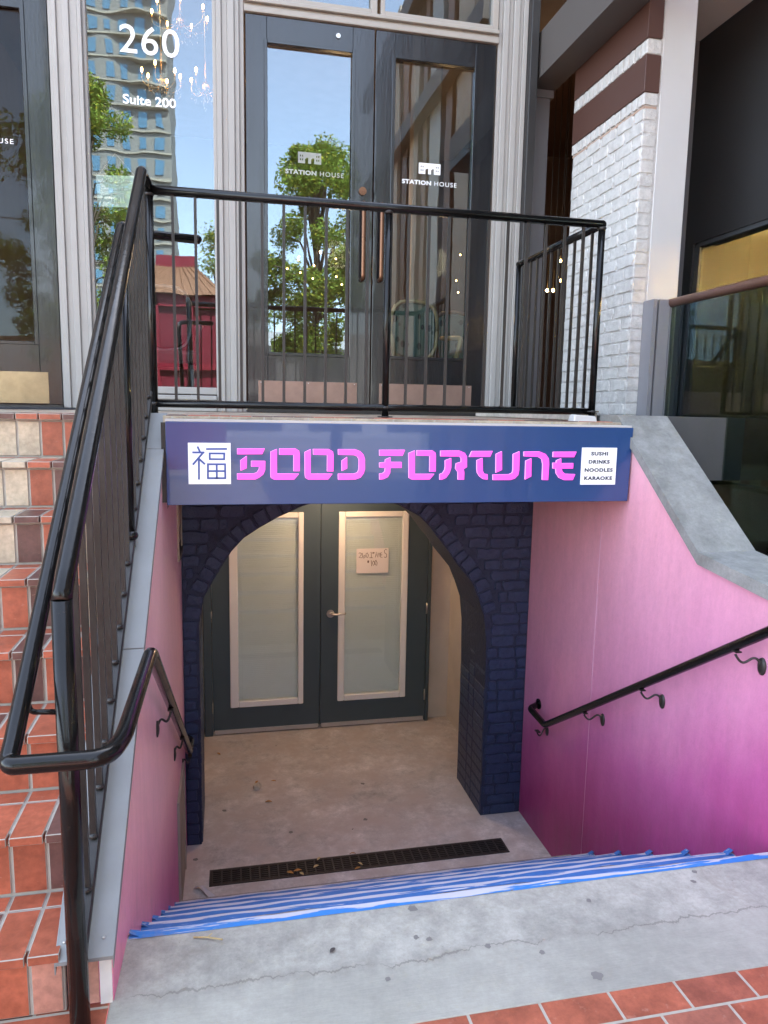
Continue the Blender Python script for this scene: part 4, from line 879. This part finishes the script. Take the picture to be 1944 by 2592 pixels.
b = MB(); b.box(.155, 1.975, YF - .08, YF + .02, TZ, TZ + .028); b.build('threshold', mt_blackd, dbl)
# left door
ld_ = thing('left_black_door', 'black glazed door with stained brass kick plate at the left edge', 'door', (-1.55, YF, TZ))
yf, yk = YF - .035, YF + .010
b = MB(); b.box(-1.240, -1.102, yf, yk, TZ + .03, 4.5); b.box(-2.2, -2.04, yf, yk, TZ + .03, 4.5); b.box(-2.04, -1.24, yf, yk, TZ + .03, 1.968); b.box(-2.04, -1.24, yf, yk, 4.065, 4.5)
b.box(-1.265, -1.238, yf - .008, yf, 1.95, 4.08); b.box(-2.04, -1.265, yf - .008, yf, 1.95, 1.972); lf = b.build('door_leaf', mt_door, ld_, bevel=.0025)
b = MB(); b.box(-2.04, -1.24, YF - .004, YF, 1.968, 4.065); b.build('glass', glassmat('left_door_glass', .010, (.85, .88, .86), .01), lf)
b = MB(); b.box(-2.05, -1.190, yf - .0030, yf - .0005, 1.556, 1.768); b.build('kick_plate', mt_brassl, lf)
logo(lf, -1.70, 3.30, .166, .076, YF - .0055)
text('name_decal', 'STATION', .04, -1.775, YF - .0055, 3.243, mt_decal, lf, width=.215, bold=.0016, height=.031, space=1.1)
text('name_decal', 'HOUSE', .04, -1.535, YF - .0055, 3.243, mt_decal, lf, width=.19, height=.031, space=1.2)
b = MB(); b.box(-2.25, -1.10, YF - .08, YF + .02, TZ, TZ + .026); b.build('threshold', mt_blackd, ld_)
# masonry beyond and above (keeps the sun off the front, seen only from the side)
ub = thing('corner_building', 'tall masonry building whose ground floor holds the black doors', 'building', (-5, 8, 0))
b = MB(); b.box(-14, -2.2, YF - .02, 12, 0, 8.3); b.box(-2.2, 3.3, YF + .02, 12, 5.2, 8.3); b.build('wall', M('buff_wall', (.25, .21, .18), .8, var=.2), ub)
b = MB(); b.box(-14.2, 3.4, YF - .12, 12.2, 8.3, 8.5); b.build('parapet', mt_conc, ub)

# =====================================================================  INTERIOR
ir = thing('shop_interior', 'dim brown shop interior behind the doors and window', 'room', (1, 8, TZ))
b = MB()
def inbox(b, x0, x1, y0, y1, z0, z1):
    b.box(x0, x1, y1, y1 + .1, z0, z1); b.box(x0 - .1, x0, y0, y1, z0, z1); b.box(x1, x1 + .1, y0, y1, z0, z1); b.box(x0, x1, y0, y1, z1, z1 + .1)
inbox(b, -2.6, 5.2, YF + .25, 11, TZ, 5.4); b.build('walls', M('brown_interior', (.075, .042, .03), .7, var=.3, vs=1.5, bump=0), ir)
b = MB(); b.box(-2.6, 5.2, 5.531, 11, TZ - .05, TZ - .002); b.build('floor', M('dark_floorboards', (.09, .05, .03), .35, var=.3, vs=3, bump=0), ir)
b = MB(); b.box(-1.30, -1.245, 5.95, 6.03, TZ, 4.1); tag(b.build('plaster_column', M('cream_column', (.50, .45, .37), .7), bevel=.01), 'slim cream column behind the left door glass', 'column')
def timber(x, y, z1, w_, lb, mt): 
    b = MB(); b.box(x, x + w_, y, y + .15, TZ, z1); return tag(b.build('timber_post', mt, bevel=.01), lb, 'post')
timber(1.62, 7.6, 5.3, .14, 'reddish timber post inside behind the right door leaf', mt_darkwood)
timber(1.95, 7.9, 5.3, .3, 'wide tan panel inside behind the right door leaf', mt_tan)
# armchairs
def armchair(label, x, y, fab, wood, rot=0):
    t = thing('armchair', label, 'chair', (x, y, TZ), 'armchairs inside the shop')
    b = MB(); b.hexa([(-.28, -.26, .36), (.28, -.26, .36), (.24, .24, .36), (-.24, .24, .36), (-.29, -.27, .47), (.29, -.27, .47), (.25, .25, .45), (-.25, .25, .45)]); 
    b.v = [(v[0] + x, v[1] + y, v[2] + TZ) for v in b.v]; b.build('seat', fab, t, bevel=.03, segs=2)
    b = MB(); N = 16; ring = [(.21 * math.copysign(abs(math.cos(a)) ** .6, math.cos(a)),   .76 + .25 * math.copysign(abs(math.sin(a)) ** .7, math.sin(a))) for a in [2 * math.pi * k / N for k in range(N)]]
    b.prism([(x + u, TZ + v) for u, v in ring], y + .24, y + .30, 'Y'); b.build('backrest', fab, t, bevel=.015)
    b = MB(); rg = [(x + u * 1.06, y + .24, TZ + .76 + (v - .76) * 1.06) for u, v in ring]; b.tube(rg + [rg[0]], .018, 8)
    for s in (-1, 1):
        b.tube(fillet([(x + s * .27, y + .26, TZ + .70), (x + s * .31, y, TZ + .68), (x + s * .31, y - .22, TZ + .66), (x + s * .27, y - .18, TZ + .45)], .06), .022, 8)
    b.build('carved_frame', wood, t)
    for sx in (-1, 1):
        for sy in (-1, 1):
            b = MB(); b.tube([(x + sx * .24, y + sy * .22, TZ + .37), (x + sx * .25, y + sy * .24, TZ + .2), (x + sx * .25, y + sy * .24, TZ)], .022, 8, r1=.012); b.build('leg', wood, t)
    return t
def leaffab():
    m, nt, out = newmat('leaf_print_fabric'); g = NG(nt); p = g.pos(); f = g.ramp(g.vor(g.scale(p, (1, 1, .7)), 14), [(.28, 1.0), (.34, 0.0)])
    g.l(g.bsdf(g.mix(f, (.10, .14, .11), (.015, .03, .025)), .8), out.inputs[0]); return m
fab = leaffab(); gilt = M('gilt_wood', (.42, .32, .16), .4, .3)
armchair('low armchair in green leaf fabric behind the right door', 1.70, 6.45, fab, gilt)
armchair('second leaf print armchair standing further right inside the shop', 2.28, 7.1, fab, mt_darkwood)
armchair('dark armchair inside the 260 window', -.50, 6.35, M('dark_fabric', (.05, .035, .03), .8), M('dark_chair_wood', (.10, .09, .09), .3))
# chandeliers
def chandelier(label, x, y, z, r, n=6):
    t = thing('chandelier', label, 'chandelier', (x, y, z), 'crystal chandeliers seen through the 260 window')
    b = MB(); b.tube([(x, y, z - .16), (x, y, 5.4)], .006, 6); b.sphere((x, y, z - .06), .03, 10, sz=1.6)
    tips = []
    for k in range(n):
        a = 2 * math.pi * k / n + .3; ex, ey = x + r * math.cos(a), y + r * math.sin(a); zz = z + rnd.uniform(-.01, .03)
        b.tube(fillet([(x, y, z - .08), (x + r * .5 * math.cos(a), y + r * .5 * math.sin(a), z - .14), (ex, ey, z - .09), (ex, ey, zz - .03)], .05), .004, 6); tips.append((ex, ey, zz))
    b.build('arms', M('gilt_brass', (.6, .38, .14), .25, .9), t)
    for (ex, ey, zz) in tips: b = MB(); b.sphere((ex, ey, zz), .0085, 8, sz=2.3); b.build('bulb', mt_bulb, t)
    b = MB()
    for k in range(70):
        a = rnd.uniform(0, 6.28); q = r * rnd.random() ** .6; d = .10 + .12 * (1 - q / r) * rnd.random() + rnd.uniform(0, .05); c = (x + q * math.cos(a), y + q * math.sin(a), z - d); s_ = rnd.uniform(.002, .004)
        b.add([(c[0] - s_, c[1], c[2]), (c[0] + s_, c[1], c[2]), (c[0], c[1] - s_, c[2]), (c[0], c[1] + s_, c[2]), (c[0], c[1], c[2] + s_ * 1.6), (c[0], c[1], c[2] - s_ * 2)], [(0, 2, 4), (2, 1, 4), (1, 3, 4), (3, 0, 4), (2, 0, 5), (1, 2, 5), (3, 1, 5), (0, 3, 5)])
    b.build('crystals', M('crystal', (.55, .48, .40), .05, 0, emit=(1, .7, .4), es=.03, bump=0), t)['kind'] = 'stuff'  # weak warm emission paints the glints on the crystals
chandelier('left crystal chandelier with candle bulbs just above the Suite 200 lettering', -.47, 6.5, 4.17, .15)
chandelier('right crystal chandelier with candle bulbs beside the grey trim', -.13, 6.6, 4.20, .12, 5)
uc = chandelier('upper crystal chandelier behind the 260 number', -.32, 6.55, 4.66, .22, 7)
def lamp(par, off, e):  # added point light, set off its fixture, to brighten the dim interior
    l_ = bpy.data.lights.new('lamp_light', 'POINT'); l_.energy = e; l_.color = (1, .58, .28); l_.shadow_soft_size = .15
    o_ = bpy.data.objects.new('lamp_light', l_); COL.objects.link(o_); o_.parent = par; o_.location = off
lamp(uc, (-.3, 1.2, -.2), 5)
for i, (lab, sel) in enumerate((('warm bulb string inside behind the right door leaf', [q for q in BULBS if q[0] > 1.5]), ('warm bulb string inside behind the left door leaf', [q for q in BULBS if q[0] <= 1.5]))):
    t = thing('string_lights', lab, 'string lights', (sel[0][0], 8.5, 3.1), 'bulb strings inside the shop')
    ss = sorted(sel); b = MB(); b.tube([(q[0], q[1], q[2] + .03) for q in ss], .004, 5); b.build('wire', mt_blackd, t)
    for q in ss: b = MB(); b.sphere(q, .008, 8); b.build('bulb', mt_bulb, t)
    lamp(t, (.4, -.3, .1), 3)
t = thing('pendant_lamps', 'small lit pendant bulbs in the dark opening left of the brick pillar', 'lamp', (3.6, 8, 3.0))
for (x, z) in ((3.741, 3.039), (3.719, 3.254), (3.578, 2.922), (3.65, 2.926)):
    b = MB(); b.sphere((x, 8, z), .018, 8); bu = b.build('bulb', mt_bulb, t); b = MB(); b.tube([(x, 8, z + .03), (x, 8, 5.3)], .004, 5); b.build('cord', mt_blackd, bu)

# =====================================================================  RIGHT SIDE: recess, brick pillar, charcoal wall
gc = thing('grey_column', 'dark grey square column under the brown beam right of the shopfront', 'column', (2.35, 5.68, TZ))
b = MB(); b.box(2.263, 2.452, 5.60, 5.80, TZ, 3.93); b.build('shaft', mt_gcol, gc)
b = MB(); b.box(2.263, 2.475, 5.58, 5.82, 3.93, 3.985); b.build('capital', mt_gcol, gc)
b = MB(); b.box(2.283, 2.49, 3.4, 5.95, 3.99, 4.31); tag(b.build('brown_beam', mt_beam), 'dull brown beam running overhead between the shopfront and brick pillar', 'beam')
b = MB(); b.box(2.27, 3.3, 4.6, 5.45, 5.0, 5.1); tag(b.build('timber_soffit', mt_darkwood), 'orange brown timber soffit above the brown beam', 'soffit')
axis_j = False
bp = thing('brick_pillar', 'white painted brick pillar with two brown bands at the right', 'pillar', (2.65, 4.8, 1.548))
PX, PY0, PY1 = 2.508, 4.322, 5.262
b = MB(); b.box(PX, PX + .1, PY0, PY1, 1.548, 5.2); b.build('core', mt_mort, bp)
b = MB()
def brick3(b, axis, u0, u1, z0, z1, d, mi=0):
    q = [(u0, z0), (u1, z0), (u1, z1), (u0, z1)]
    t = MB(); brick_face(t, q, d, 0.0)
    vs = []
    for (u, yy, z) in t.v: vs.append((PX + yy, u, z) if axis == 'X' else (u, PY0 + yy, z))
    b.add(vs, t.f, mi, None, False)
z = 1.552; row = 0
while z < 3.40:
    h = .071; off = (row % 2) * .10; y = PY0 - off
    while y < PY1:
        a_, c_ = max(y + .004, PY0 - .004), min(y + .2, PY1)
        if c_ - a_ > .02:
            if not (row == 1 and y < PY0 + .06): brick3(b, 'X', a_, c_, z, z + h, rnd.uniform(.004, .009))
        y += .206
    brick3(b, 'Y', PX - .006, PX + .088, z + rnd.uniform(0, .003), z + h, rnd.uniform(.002, .005))
    z += h + .0065; row += 1
for (za, zb2) in ((3.415, 3.488), (3.705, 3.792), (4.025, 4.1), (4.38, 4.46)):
    y = PY0 - .004
    while y < PY1: brick3(b, 'X', y + .003, min(y + .062, PY1), za, zb2, rnd.uniform(.010, .014)); y += .067
    brick3(b, 'Y', PX - .012, PX + .088, za, zb2, .008)
b.build('bricks', mt_white, bp)
b = MB(); b.box(PX + .001, PX + .05, PY0 + .01, PY0 + .06, 1.62, 1.68); b.build('broken_brick', M('exposed_brick', (.30, .19, .14), .9, var=.4, vs=30), bp)
for (za, zb2) in ((3.491, 3.702), (3.795, 4.022)):
    b = MB(); b.box(PX - .014, PX + .086, PY0 - .012, PY1 + .005, za, zb2); b.build('brown_band', mt_band, bp, bevel=.002)
b = MB(); b.box(PX - .006, PX + .08, PY0 - .004, PY1, 3.398, 3.412); b.build('mortar_line', M('pink_mortar', (.42, .30, .23), .8), bp)
b = MB(); b.box(PX + .1, 2.822, PY0 - .004, PY1, 1.548, 5.2); tag(b.build('white_column', mt_whitep, bevel=.003), 'smooth white painted column beside the brick pillar', 'column')
# glass balustrade
gb = thing('glass_balustrade', 'glass balustrade with brown tubular handrail right of the stairwell', 'balustrade', (2.7, 3, 1))
b = MB(); b.box(2.585, 2.612, 4.20, 4.315, 1.0, 2.262); b.box(2.626, 2.70, 4.20, 4.315, 1.0, 2.262); b.box(2.706, 2.735, 4.20, 4.30, 1.0, 2.24); b.box(2.612, 2.626, 4.24, 4.31, 1.0, 2.25); b.build('post', mt_gpost, gb)
b = MB(); b.tube([(2.715, 4.24, 2.245), (2.69, .4, 2.25)], .027, 16); b.build('handrail', mt_copper, gb)
b = MB(); b.box(2.712, 2.722, .4, 4.2, .60, 2.235); b.build('glass_panel', mt_glassb, gb)
# charcoal building on the right
cb = thing('charcoal_building', 'charcoal walled building on the right with a dark shop window', 'building', (3.4, 0, 0))
b = MB(); b.box(3.3, 3.5, -6, 5.1, 2.775, 4.16); b.box(3.36, 3.5, -6, 2.2, 4.16, 8.8); b.box(3.36, 3.5, 2.2, 5.1, 4.16, 6.5); b.box(3.3, 3.5, 4.90, 5.1, .3, 2.775); b.box(3.3, 3.5, -6, 5.1, -.2, .30); b.box(3.5, 9, -6, -5.9, 0, 7.2); b.box(3.5, 9, -5.9, 12, 7.1, 7.2)
b.box(3.301, 9, 5.1, 5.3, 0, 7.1); b.build('wall', mt_darkwall, cb)
b = MB(); b.box(3.32, 3.36, 4.85, 4.90, .3, 2.775); b.box(3.31, 3.37, -5.9, 4.85, 2.745, 2.775)
for y in (1.4, -2.0): b.box(3.32, 3.36, y, y + .05, .3, 2.745)
b.build('window_frame', M('dark_frame', (.05, .055, .06), .4), cb)
b = MB(); b.box(3.335, 3.343, -5.9, 4.85, .30, 2.745); b.build('window_glass', glassmat('smoky_glass', .08, (.78, .82, .78), 0), cb)
b = MB(); b.box(3.5, 6.4, -5.9, 5.1, .2, .3); b.box(5.6, 5.7, -5.9, 5.1, .3, 2.75); b.build('interior', M('dim_green_interior', (.045, .055, .05), .7, var=.4, vs=2, bump=0), cb)
b = MB(); b.box(3.5, 5.6, -5.9, 5.09, 3.09, 3.15); b.box(5.3, 5.6, -5.9, 5.09, 2.86, 3.09)
b.box(4.78, 4.80, -5.9, 5.09, 2.86, 2.93); b.box(4.80, 5.3, -5.9, 5.09, 2.845, 2.859)  # lip added to block the tube light from the white column
mt_yel = M('cream_ceiling', (.72, .66, .55), .5, var=.1, bump=0); b.build('lit_ceiling', mt_yel, cb)
b = MB()
for y in frange(-5.5, 5, .45):
    b.box(3.5, 5.3, y, y + .02, 3.075, 3.09)
for x in frange(3.6, 5.3, .45): b.box(x, x + .02, -5.9, 5.0, 3.079, 3.09)
b.build('ceiling_grid', mt_tan, cb)
b = MB()
for y in (3.0, 1.2, -1.5): b.tube([(4.98, y, 2.92), (4.98, y + 1.0, 2.92)], .02, 8)
b.build('cove_lamp', emitmat('cove_tube', (1, .64, .24), 480), cb)
b = MB(); b.box(2.823, 3.3, 3.9, 5.1, 4.17, 4.25); tag(b.build('light_soffit', mt_whitep), 'pale grey soffit between the white column and charcoal wall', 'soffit')
b = MB(); b.box(2.823, 3.3, 5.0, 5.1, .3, 4.17); tag(b.build('recess_back_wall', mt_gcol), 'dark grey back wall between white column and shop window', 'wall')
# timber framing of the right building (seen mirrored in the right door leaf)
for i, (y, wd, mt) in enumerate(((-4.6, .45, mt_darkwood), (-3.7, .7, mt_tan), (-2.6, .35, mt_darkwood), (-2.1, .55, mt_tan), (-1.2, .25, mt_darkwood), (-.8, .6, mt_trimb), (.1, .3, mt_darkwood), (.6, .7, mt_tan))):
    lab = ['farthest brown', 'wide tan', 'brown', 'tan', 'narrow brown', 'pale beige', 'second narrow brown', 'nearest tan'][i]
    b = MB(); b.box(3.18 + .01 * (i % 2), 3.299, y, y + wd, 0, 8.8); tag(b.build('timber_cladding', mt), lab + ' timber board on the charcoal building, mirrored in the right door', 'cladding', 'timber boards on the charcoal building')
for z, lb in ((6.1, 'lower'), (8.0, 'upper')):
    b = MB(); b.box(3.0, 3.17, -6, 2.2, z, z + .28); tag(b.build('timber_beam', M('dark_timber', (.05, .03, .02), .5)), lb + ' dark timber beam on the charcoal building, mirrored in the right door', 'beam', 'dark timber beams on the charcoal building')
sheet('patio_floor', 2.19, 3.3, .4, 5.1, .55, mt_conc)

# =====================================================================  ACROSS THE STREET (mirrored in the glass)
def leafmat(name, a, c_):
    m, nt, out = newmat(name); g = NG(nt); at = g.n('ShaderNodeAttribute', attribute_name='col').outputs['Color']
    d = g.n('ShaderNodeBsdfDiffuse'); g.l(at, d.inputs[0]); t = g.n('ShaderNodeBsdfTranslucent'); g.l(at, t.inputs[0]); mx = g.n('ShaderNodeMixShader'); mx.inputs[0].default_value = .35
    g.l(d.outputs[0], mx.inputs[1]); g.l(t.outputs[0], mx.inputs[2]); g.l(mx.outputs[0], out.inputs[0]); return m
mt_leaf = leafmat('foliage', 0, 0); mt_bark = M('bark', (.10, .075, .05), .9, var=.3, vs=20, bump=.4)
def tree(label, x, y, z0, z1, rx, n, seed, lean=0):
    r_ = random.Random(seed); t = thing('street_tree', label, 'tree', (x, y, 0), 'street trees mirrored in the shop glass')
    b = MB(); top = (x + lean, y, z1 - .8); b.tube([(x, y, 0), (x + lean * .3, y, z0), (x + lean * .7, y + .1, (z0 + z1) / 2), top], .16, 8, r1=.04); cl = []
    for i in range(60):
        a = r_.uniform(0, 6.28); hz = r_.random(); zz = z0 + (z1 - z0) * hz; rr2 = rx * math.sin(math.pi * min(1, .18 + .8 * hz)) ** .7 * r_.uniform(.45, 1.0)
        c = (x + lean * hz + rr2 * math.cos(a), y + rr2 * math.sin(a), zz); cl.append((c, r_.uniform(.3, .62)))
        b.tube([(x + lean * hz * .7, y, z0 + (zz - z0) * .55), ((c[0] + x) / 2, (c[1] + y) / 2, zz - .15), c], .045, 5, r1=.01)
    b.build('trunk', mt_bark, t)
    b = MB()
    for i in range(n):
        c, rad = r_.choice(cl); u = Vector((r_.gauss(0, 1), r_.gauss(0, 1), r_.gauss(0, .8))).normalized() * rad * r_.random() ** .45
        p = Vector(c) + u; d1 = Vector((r_.gauss(0, 1), r_.gauss(0, 1), r_.gauss(0, .6))).normalized(); d2 = d1.cross(Vector((r_.gauss(0, 1), r_.gauss(0, 1), 1))).normalized(); s_ = r_.uniform(.038, .072)
        f = r_.uniform(.6, 1.5); cc = (.20 * f, .27 * f, .05 * f) if r_.random() < .8 else (.38 * f, .34 * f, .06)
        b.add([p - d1 * s_, p + d2 * s_ * .5, p + d1 * s_, p - d2 * s_ * .5], [(0, 1, 2, 3)], 0, cc)
    b.build('crown', mt_leaf, t, fix=False)
tree('leafy street tree mirrored in the left leaf of the double doors', 2.75, -12, 3.2, 9.2, 2.0, 44000, 3)
tree('street tree mirrored along the left side of the 260 window', -4.3, -12.5, 2.6, 10.6, 2.1, 36000, 5, .3)
tree('small street tree mirrored low at the right of the 260 window', -.15, -14, 2.6, 7.0, 1.0, 6000, 9)
tree('broad street tree added left of the kiosk to darken the left door glass', -8.5, -13, 2.0, 13, 3.2, 16000, 11)  # added to give the left door glass a dark reflection
# tower
tw = thing('apartment_tower', 'tall cream apartment tower with wavy balconies mirrored in the 260 window', 'building', (-16, -106, 0))
mt_tower = M('cream_tower_render', (.19, .185, .165), .8, var=.06, vs=.1, bump=0); mt_wing = M('blue_tower_glass', (.10, .20, .27), .15, .3, .2, 1, 0)
b = MB(); b.box(-23, -7.0, -112, -100, 0, 78); b.build('body', mt_tower, tw)
cols = [-8.5 - 2.1 * i for i in range(7)]
first = None
for fl in range(6, 24):
    for ci, x in enumerate(cols[:5]):
        if first is None:
            b = MB(); b.box(x - .5, x + .5, -99.99, -99.9, fl * 2.95 + .6, fl * 2.95 + 2.3); first = b.build('window', mt_wing, tw)
        else:
            o = first.copy(); COL.objects.link(o); o.parent = tw; o.location = (x - cols[0], 0, (fl - 6) * 2.95)
b = MB()
for fl in range(3, 26):
    for ci, x in enumerate(cols):
        if ci < 5 and 6 <= fl < 24: continue
        b.box(x - .5, x + .5, -99.99, -99.9, fl * 2.95 + .6, fl * 2.95 + 2.3)
o = b.build('other_windows', mt_wing, tw); o['kind'] = 'stuff'
b = MB()
for fl in range(3, 26):
    z = fl * 2.95; pf = [(-7.0, -99.95)]
    wob_ = 1.1 if fl >= 14 else .35
    for i in range(16): xx = -7.0 - i; pf.append((xx, -99.3 + wob_ * .5 * math.sin(i * .55) * (1 if fl >= 14 else .4) - (.4 if fl < 14 else 0)))
    pf += [(-23, -99.95)]; b.prism(pf, z, z + .22, 'Z')
b.build('balconies', M('pale_balcony', (.30, .27, .21), .7, var=.05, bump=0), tw)
# kiosk with tan metal roof
kk = thing('red_kiosk', 'red framed kiosk with tan metal roof mirrored in the 260 window', 'kiosk', (-1.5, -12.6, 0))
mt_kred = M('kiosk_red', (.20, .01, .02), .4, var=.1)
b = MB()
for x in (-3.0, -2.0, -1.05, -.12): b.box(x, x + .12, -12.0, -11.88, 0, 4.75)
b.box(-3.0, 0, -12, -11.88, 4.45, 4.75); b.box(-3.0, 0, -12, -11.9, 2.6, 2.8); b.box(-3.0, 0, -14.5, -14.4, 0, 4.75); b.box(-3.0, 0, -12.02, -11.93, 0, 1.1); b.build('frame', mt_kred, kk)
b = MB(); b.box(-2.88, -.12, -12.10, -12.05, 1.1, 4.4); b.build('screen', M('kiosk_panel', (.16, .02, .03), .25, var=.3, vs=1), kk)
b = MB(); ap_ = (-1.4, -13.2)
for (p0, p1) in (((-3.2, -11.7), (.1, -11.7)), ((.1, -11.7), (.1, -14.7)), ((.1, -14.7), (-3.2, -14.7)), ((-3.2, -14.7), (-3.2, -11.7))):
    q0 = (ap_[0] + (p0[0] - ap_[0]) * .3, ap_[1] + (p0[1] - ap_[1]) * .3); q1 = (ap_[0] + (p1[0] - ap_[0]) * .3, ap_[1] + (p1[1] - ap_[1]) * .3)
    b.add([(p0[0], p0[1], 4.75), (p1[0], p1[1], 4.75), (q1[0], q1[1], 5.7), (q0[0], q0[1], 5.7)], [(0, 1, 2, 3)])
    for i in range(12):
        t_ = (i + .5) / 12; s0 = Vector((p0[0] + (p1[0] - p0[0]) * t_, p0[1] + (p1[1] - p0[1]) * t_, 4.76)); s1 = Vector((q0[0] + (q1[0] - q0[0]) * t_, q0[1] + (q1[1] - q0[1]) * t_, 5.71)); b.tube([s0, s1], .018, 4)
b.build('roof', M('tan_metal_roof', (.26, .13, .07), .5, .2), kk)
b = MB(); b.box(-1.95, -.85, -13.6, -12.7, 5.65, 6.0); b.build('cupola', mt_kred, kk)
# grey building behind the trees
gbd = thing('grey_garage_building', 'low pale grey building with dark bays behind the street trees', 'building', (8, -30, 0))
b = MB(); b.box(-2, 30, -34, -30, 0, 5.6); b.build('wall', M('pale_grey_render', (.42, .42, .42), .8, var=.08, bump=0), gbd)
for i in range(7):
    for z in (0.4, 3.0):
        b = MB(); x = 0 + i * 4; b.box(x, x + 2.7, -30.0, -29.96, z, z + 1.8); b.build('bay', M('bay_dark', (.05, .045, .04), .6, bump=0) if (i, z) == (0, .4) else bpy.data.materials['bay_dark'], gbd)
b = MB(); b.box(-60, -6, -36, -32, 0, 5.0); tag(b.build('brown_low_building', M('brown_brick', (.16, .09, .06), .8)), 'low brown building far behind the left street trees', 'building')

# =====================================================================  SMALL DEBRIS
mt_lf = M('dry_leaf', (.42, .20, .05), .6, var=.3, vs=60); mt_lf2 = M('tan_leaf', (.50, .38, .18), .6, var=.3, vs=60); mt_lf3 = M('dark_leaf', (.06, .05, .045), .7)
def mkleaf(mt):
    b = MB(); N = 7; vs = []
    for i in range(N):
        t = i / (N - 1); wq = .011 * math.sin(math.pi * t) ** .8 + .0005; xx = -.026 + .052 * t; zc = .004 + .006 * math.sin(t * 3); vs += [(xx, -wq, zc + .004), (xx, 0, zc), (xx, wq, zc + .0035)]
    fs = []
    for i in range(N - 1):
        a = i * 3; fs += [(a, a + 3, a + 4, a + 1), (a + 1, a + 4, a + 5, a + 2)]
    b.add(vs, fs, smooth=True); return b.build('fallen_leaf', mt)
pr = [mkleaf(mt_lf), mkleaf(mt_lf2), mkleaf(mt_lf3)]; used = [False] * 3
LEAFLAB = ['orange dry leaf right of the crumpled paper wad', 'orange leaf touching the crumpled paper wad', 'small orange leaf below the paper wad', 'curled orange leaf at the back edge of the drain grate', 'pale tan leaf on the middle of the drain grate', 'orange leaf on the front edge of the drain grate',
           'tan leaf in front of the drain grate', 'pale leaf on the right cluster over the drain grate', 'orange leaf at the front of the right cluster on the grate', 'brown leaf at the left front of the drain grate', 'tiny leaf fleck behind the drain grate', 'tan leaf near the back edge of the grate', 'dark leaf close to the teal doors', 'brown leaf by the left arch jamb']
KS = [0, 0, 0, 0, 1, 0, 1, 1, 0, 0, 2, 1, 2, 0]
for i, (x, y) in enumerate(LEAFPTS):
    k = KS[i]; o = pr[k] if not used[k] else pr[k].copy()
    if used[k]: COL.objects.link(o)
    used[k] = True; z = -HL + (.008 if 4.0 < y < 4.16 else .001); o.location = (x, y, z); o.rotation_euler = (rnd.uniform(-.2, .2), rnd.uniform(-.15, .15), rnd.uniform(-1.2, 1.2)); s_ = rnd.uniform(.65, 1.0) * (.5 if i in (10, 12) else 1); o.scale = (s_, s_, s_)
    tag(o, LEAFLAB[i], 'leaf', 'fallen leaves in the stairwell')
o = pr[2].copy(); COL.objects.link(o); o.location = (LEAF2[0][0], LEAF2[0][1], .001); o.scale = (.45, .6, .5); tag(o, 'small dark leaf on the grey concrete apron', 'leaf')
b = MB(); b.tube([(x, y, .004 + .003 * i) for i, (x, y) in enumerate(TWIG)], .0024, 6); b.tube([(TWIG[1][0], TWIG[1][1], .006), (TWIG[1][0] + .015, TWIG[1][1] + .008, .012)], .0014, 5)
tag(b.build('twig', mt_lf2), 'thin bent twig on the apron just before the top step', 'twig')
b = MB(); b.sphere((WAD[0][0], WAD[0][1], -HL + .018), .028, 10); b.v = [(x + rnd.uniform(-.007, .007), y + rnd.uniform(-.007, .007), max(-HL + .002, z + rnd.uniform(-.006, .006))) for x, y, z in b.v]; 
for i in range(len(b.sm)): b.sm[i] = False
tag(b.build('paper_wad', M('dirty_paper', (.55, .48, .38), .8)), 'small crumpled paper wad on the landing floor', 'litter')
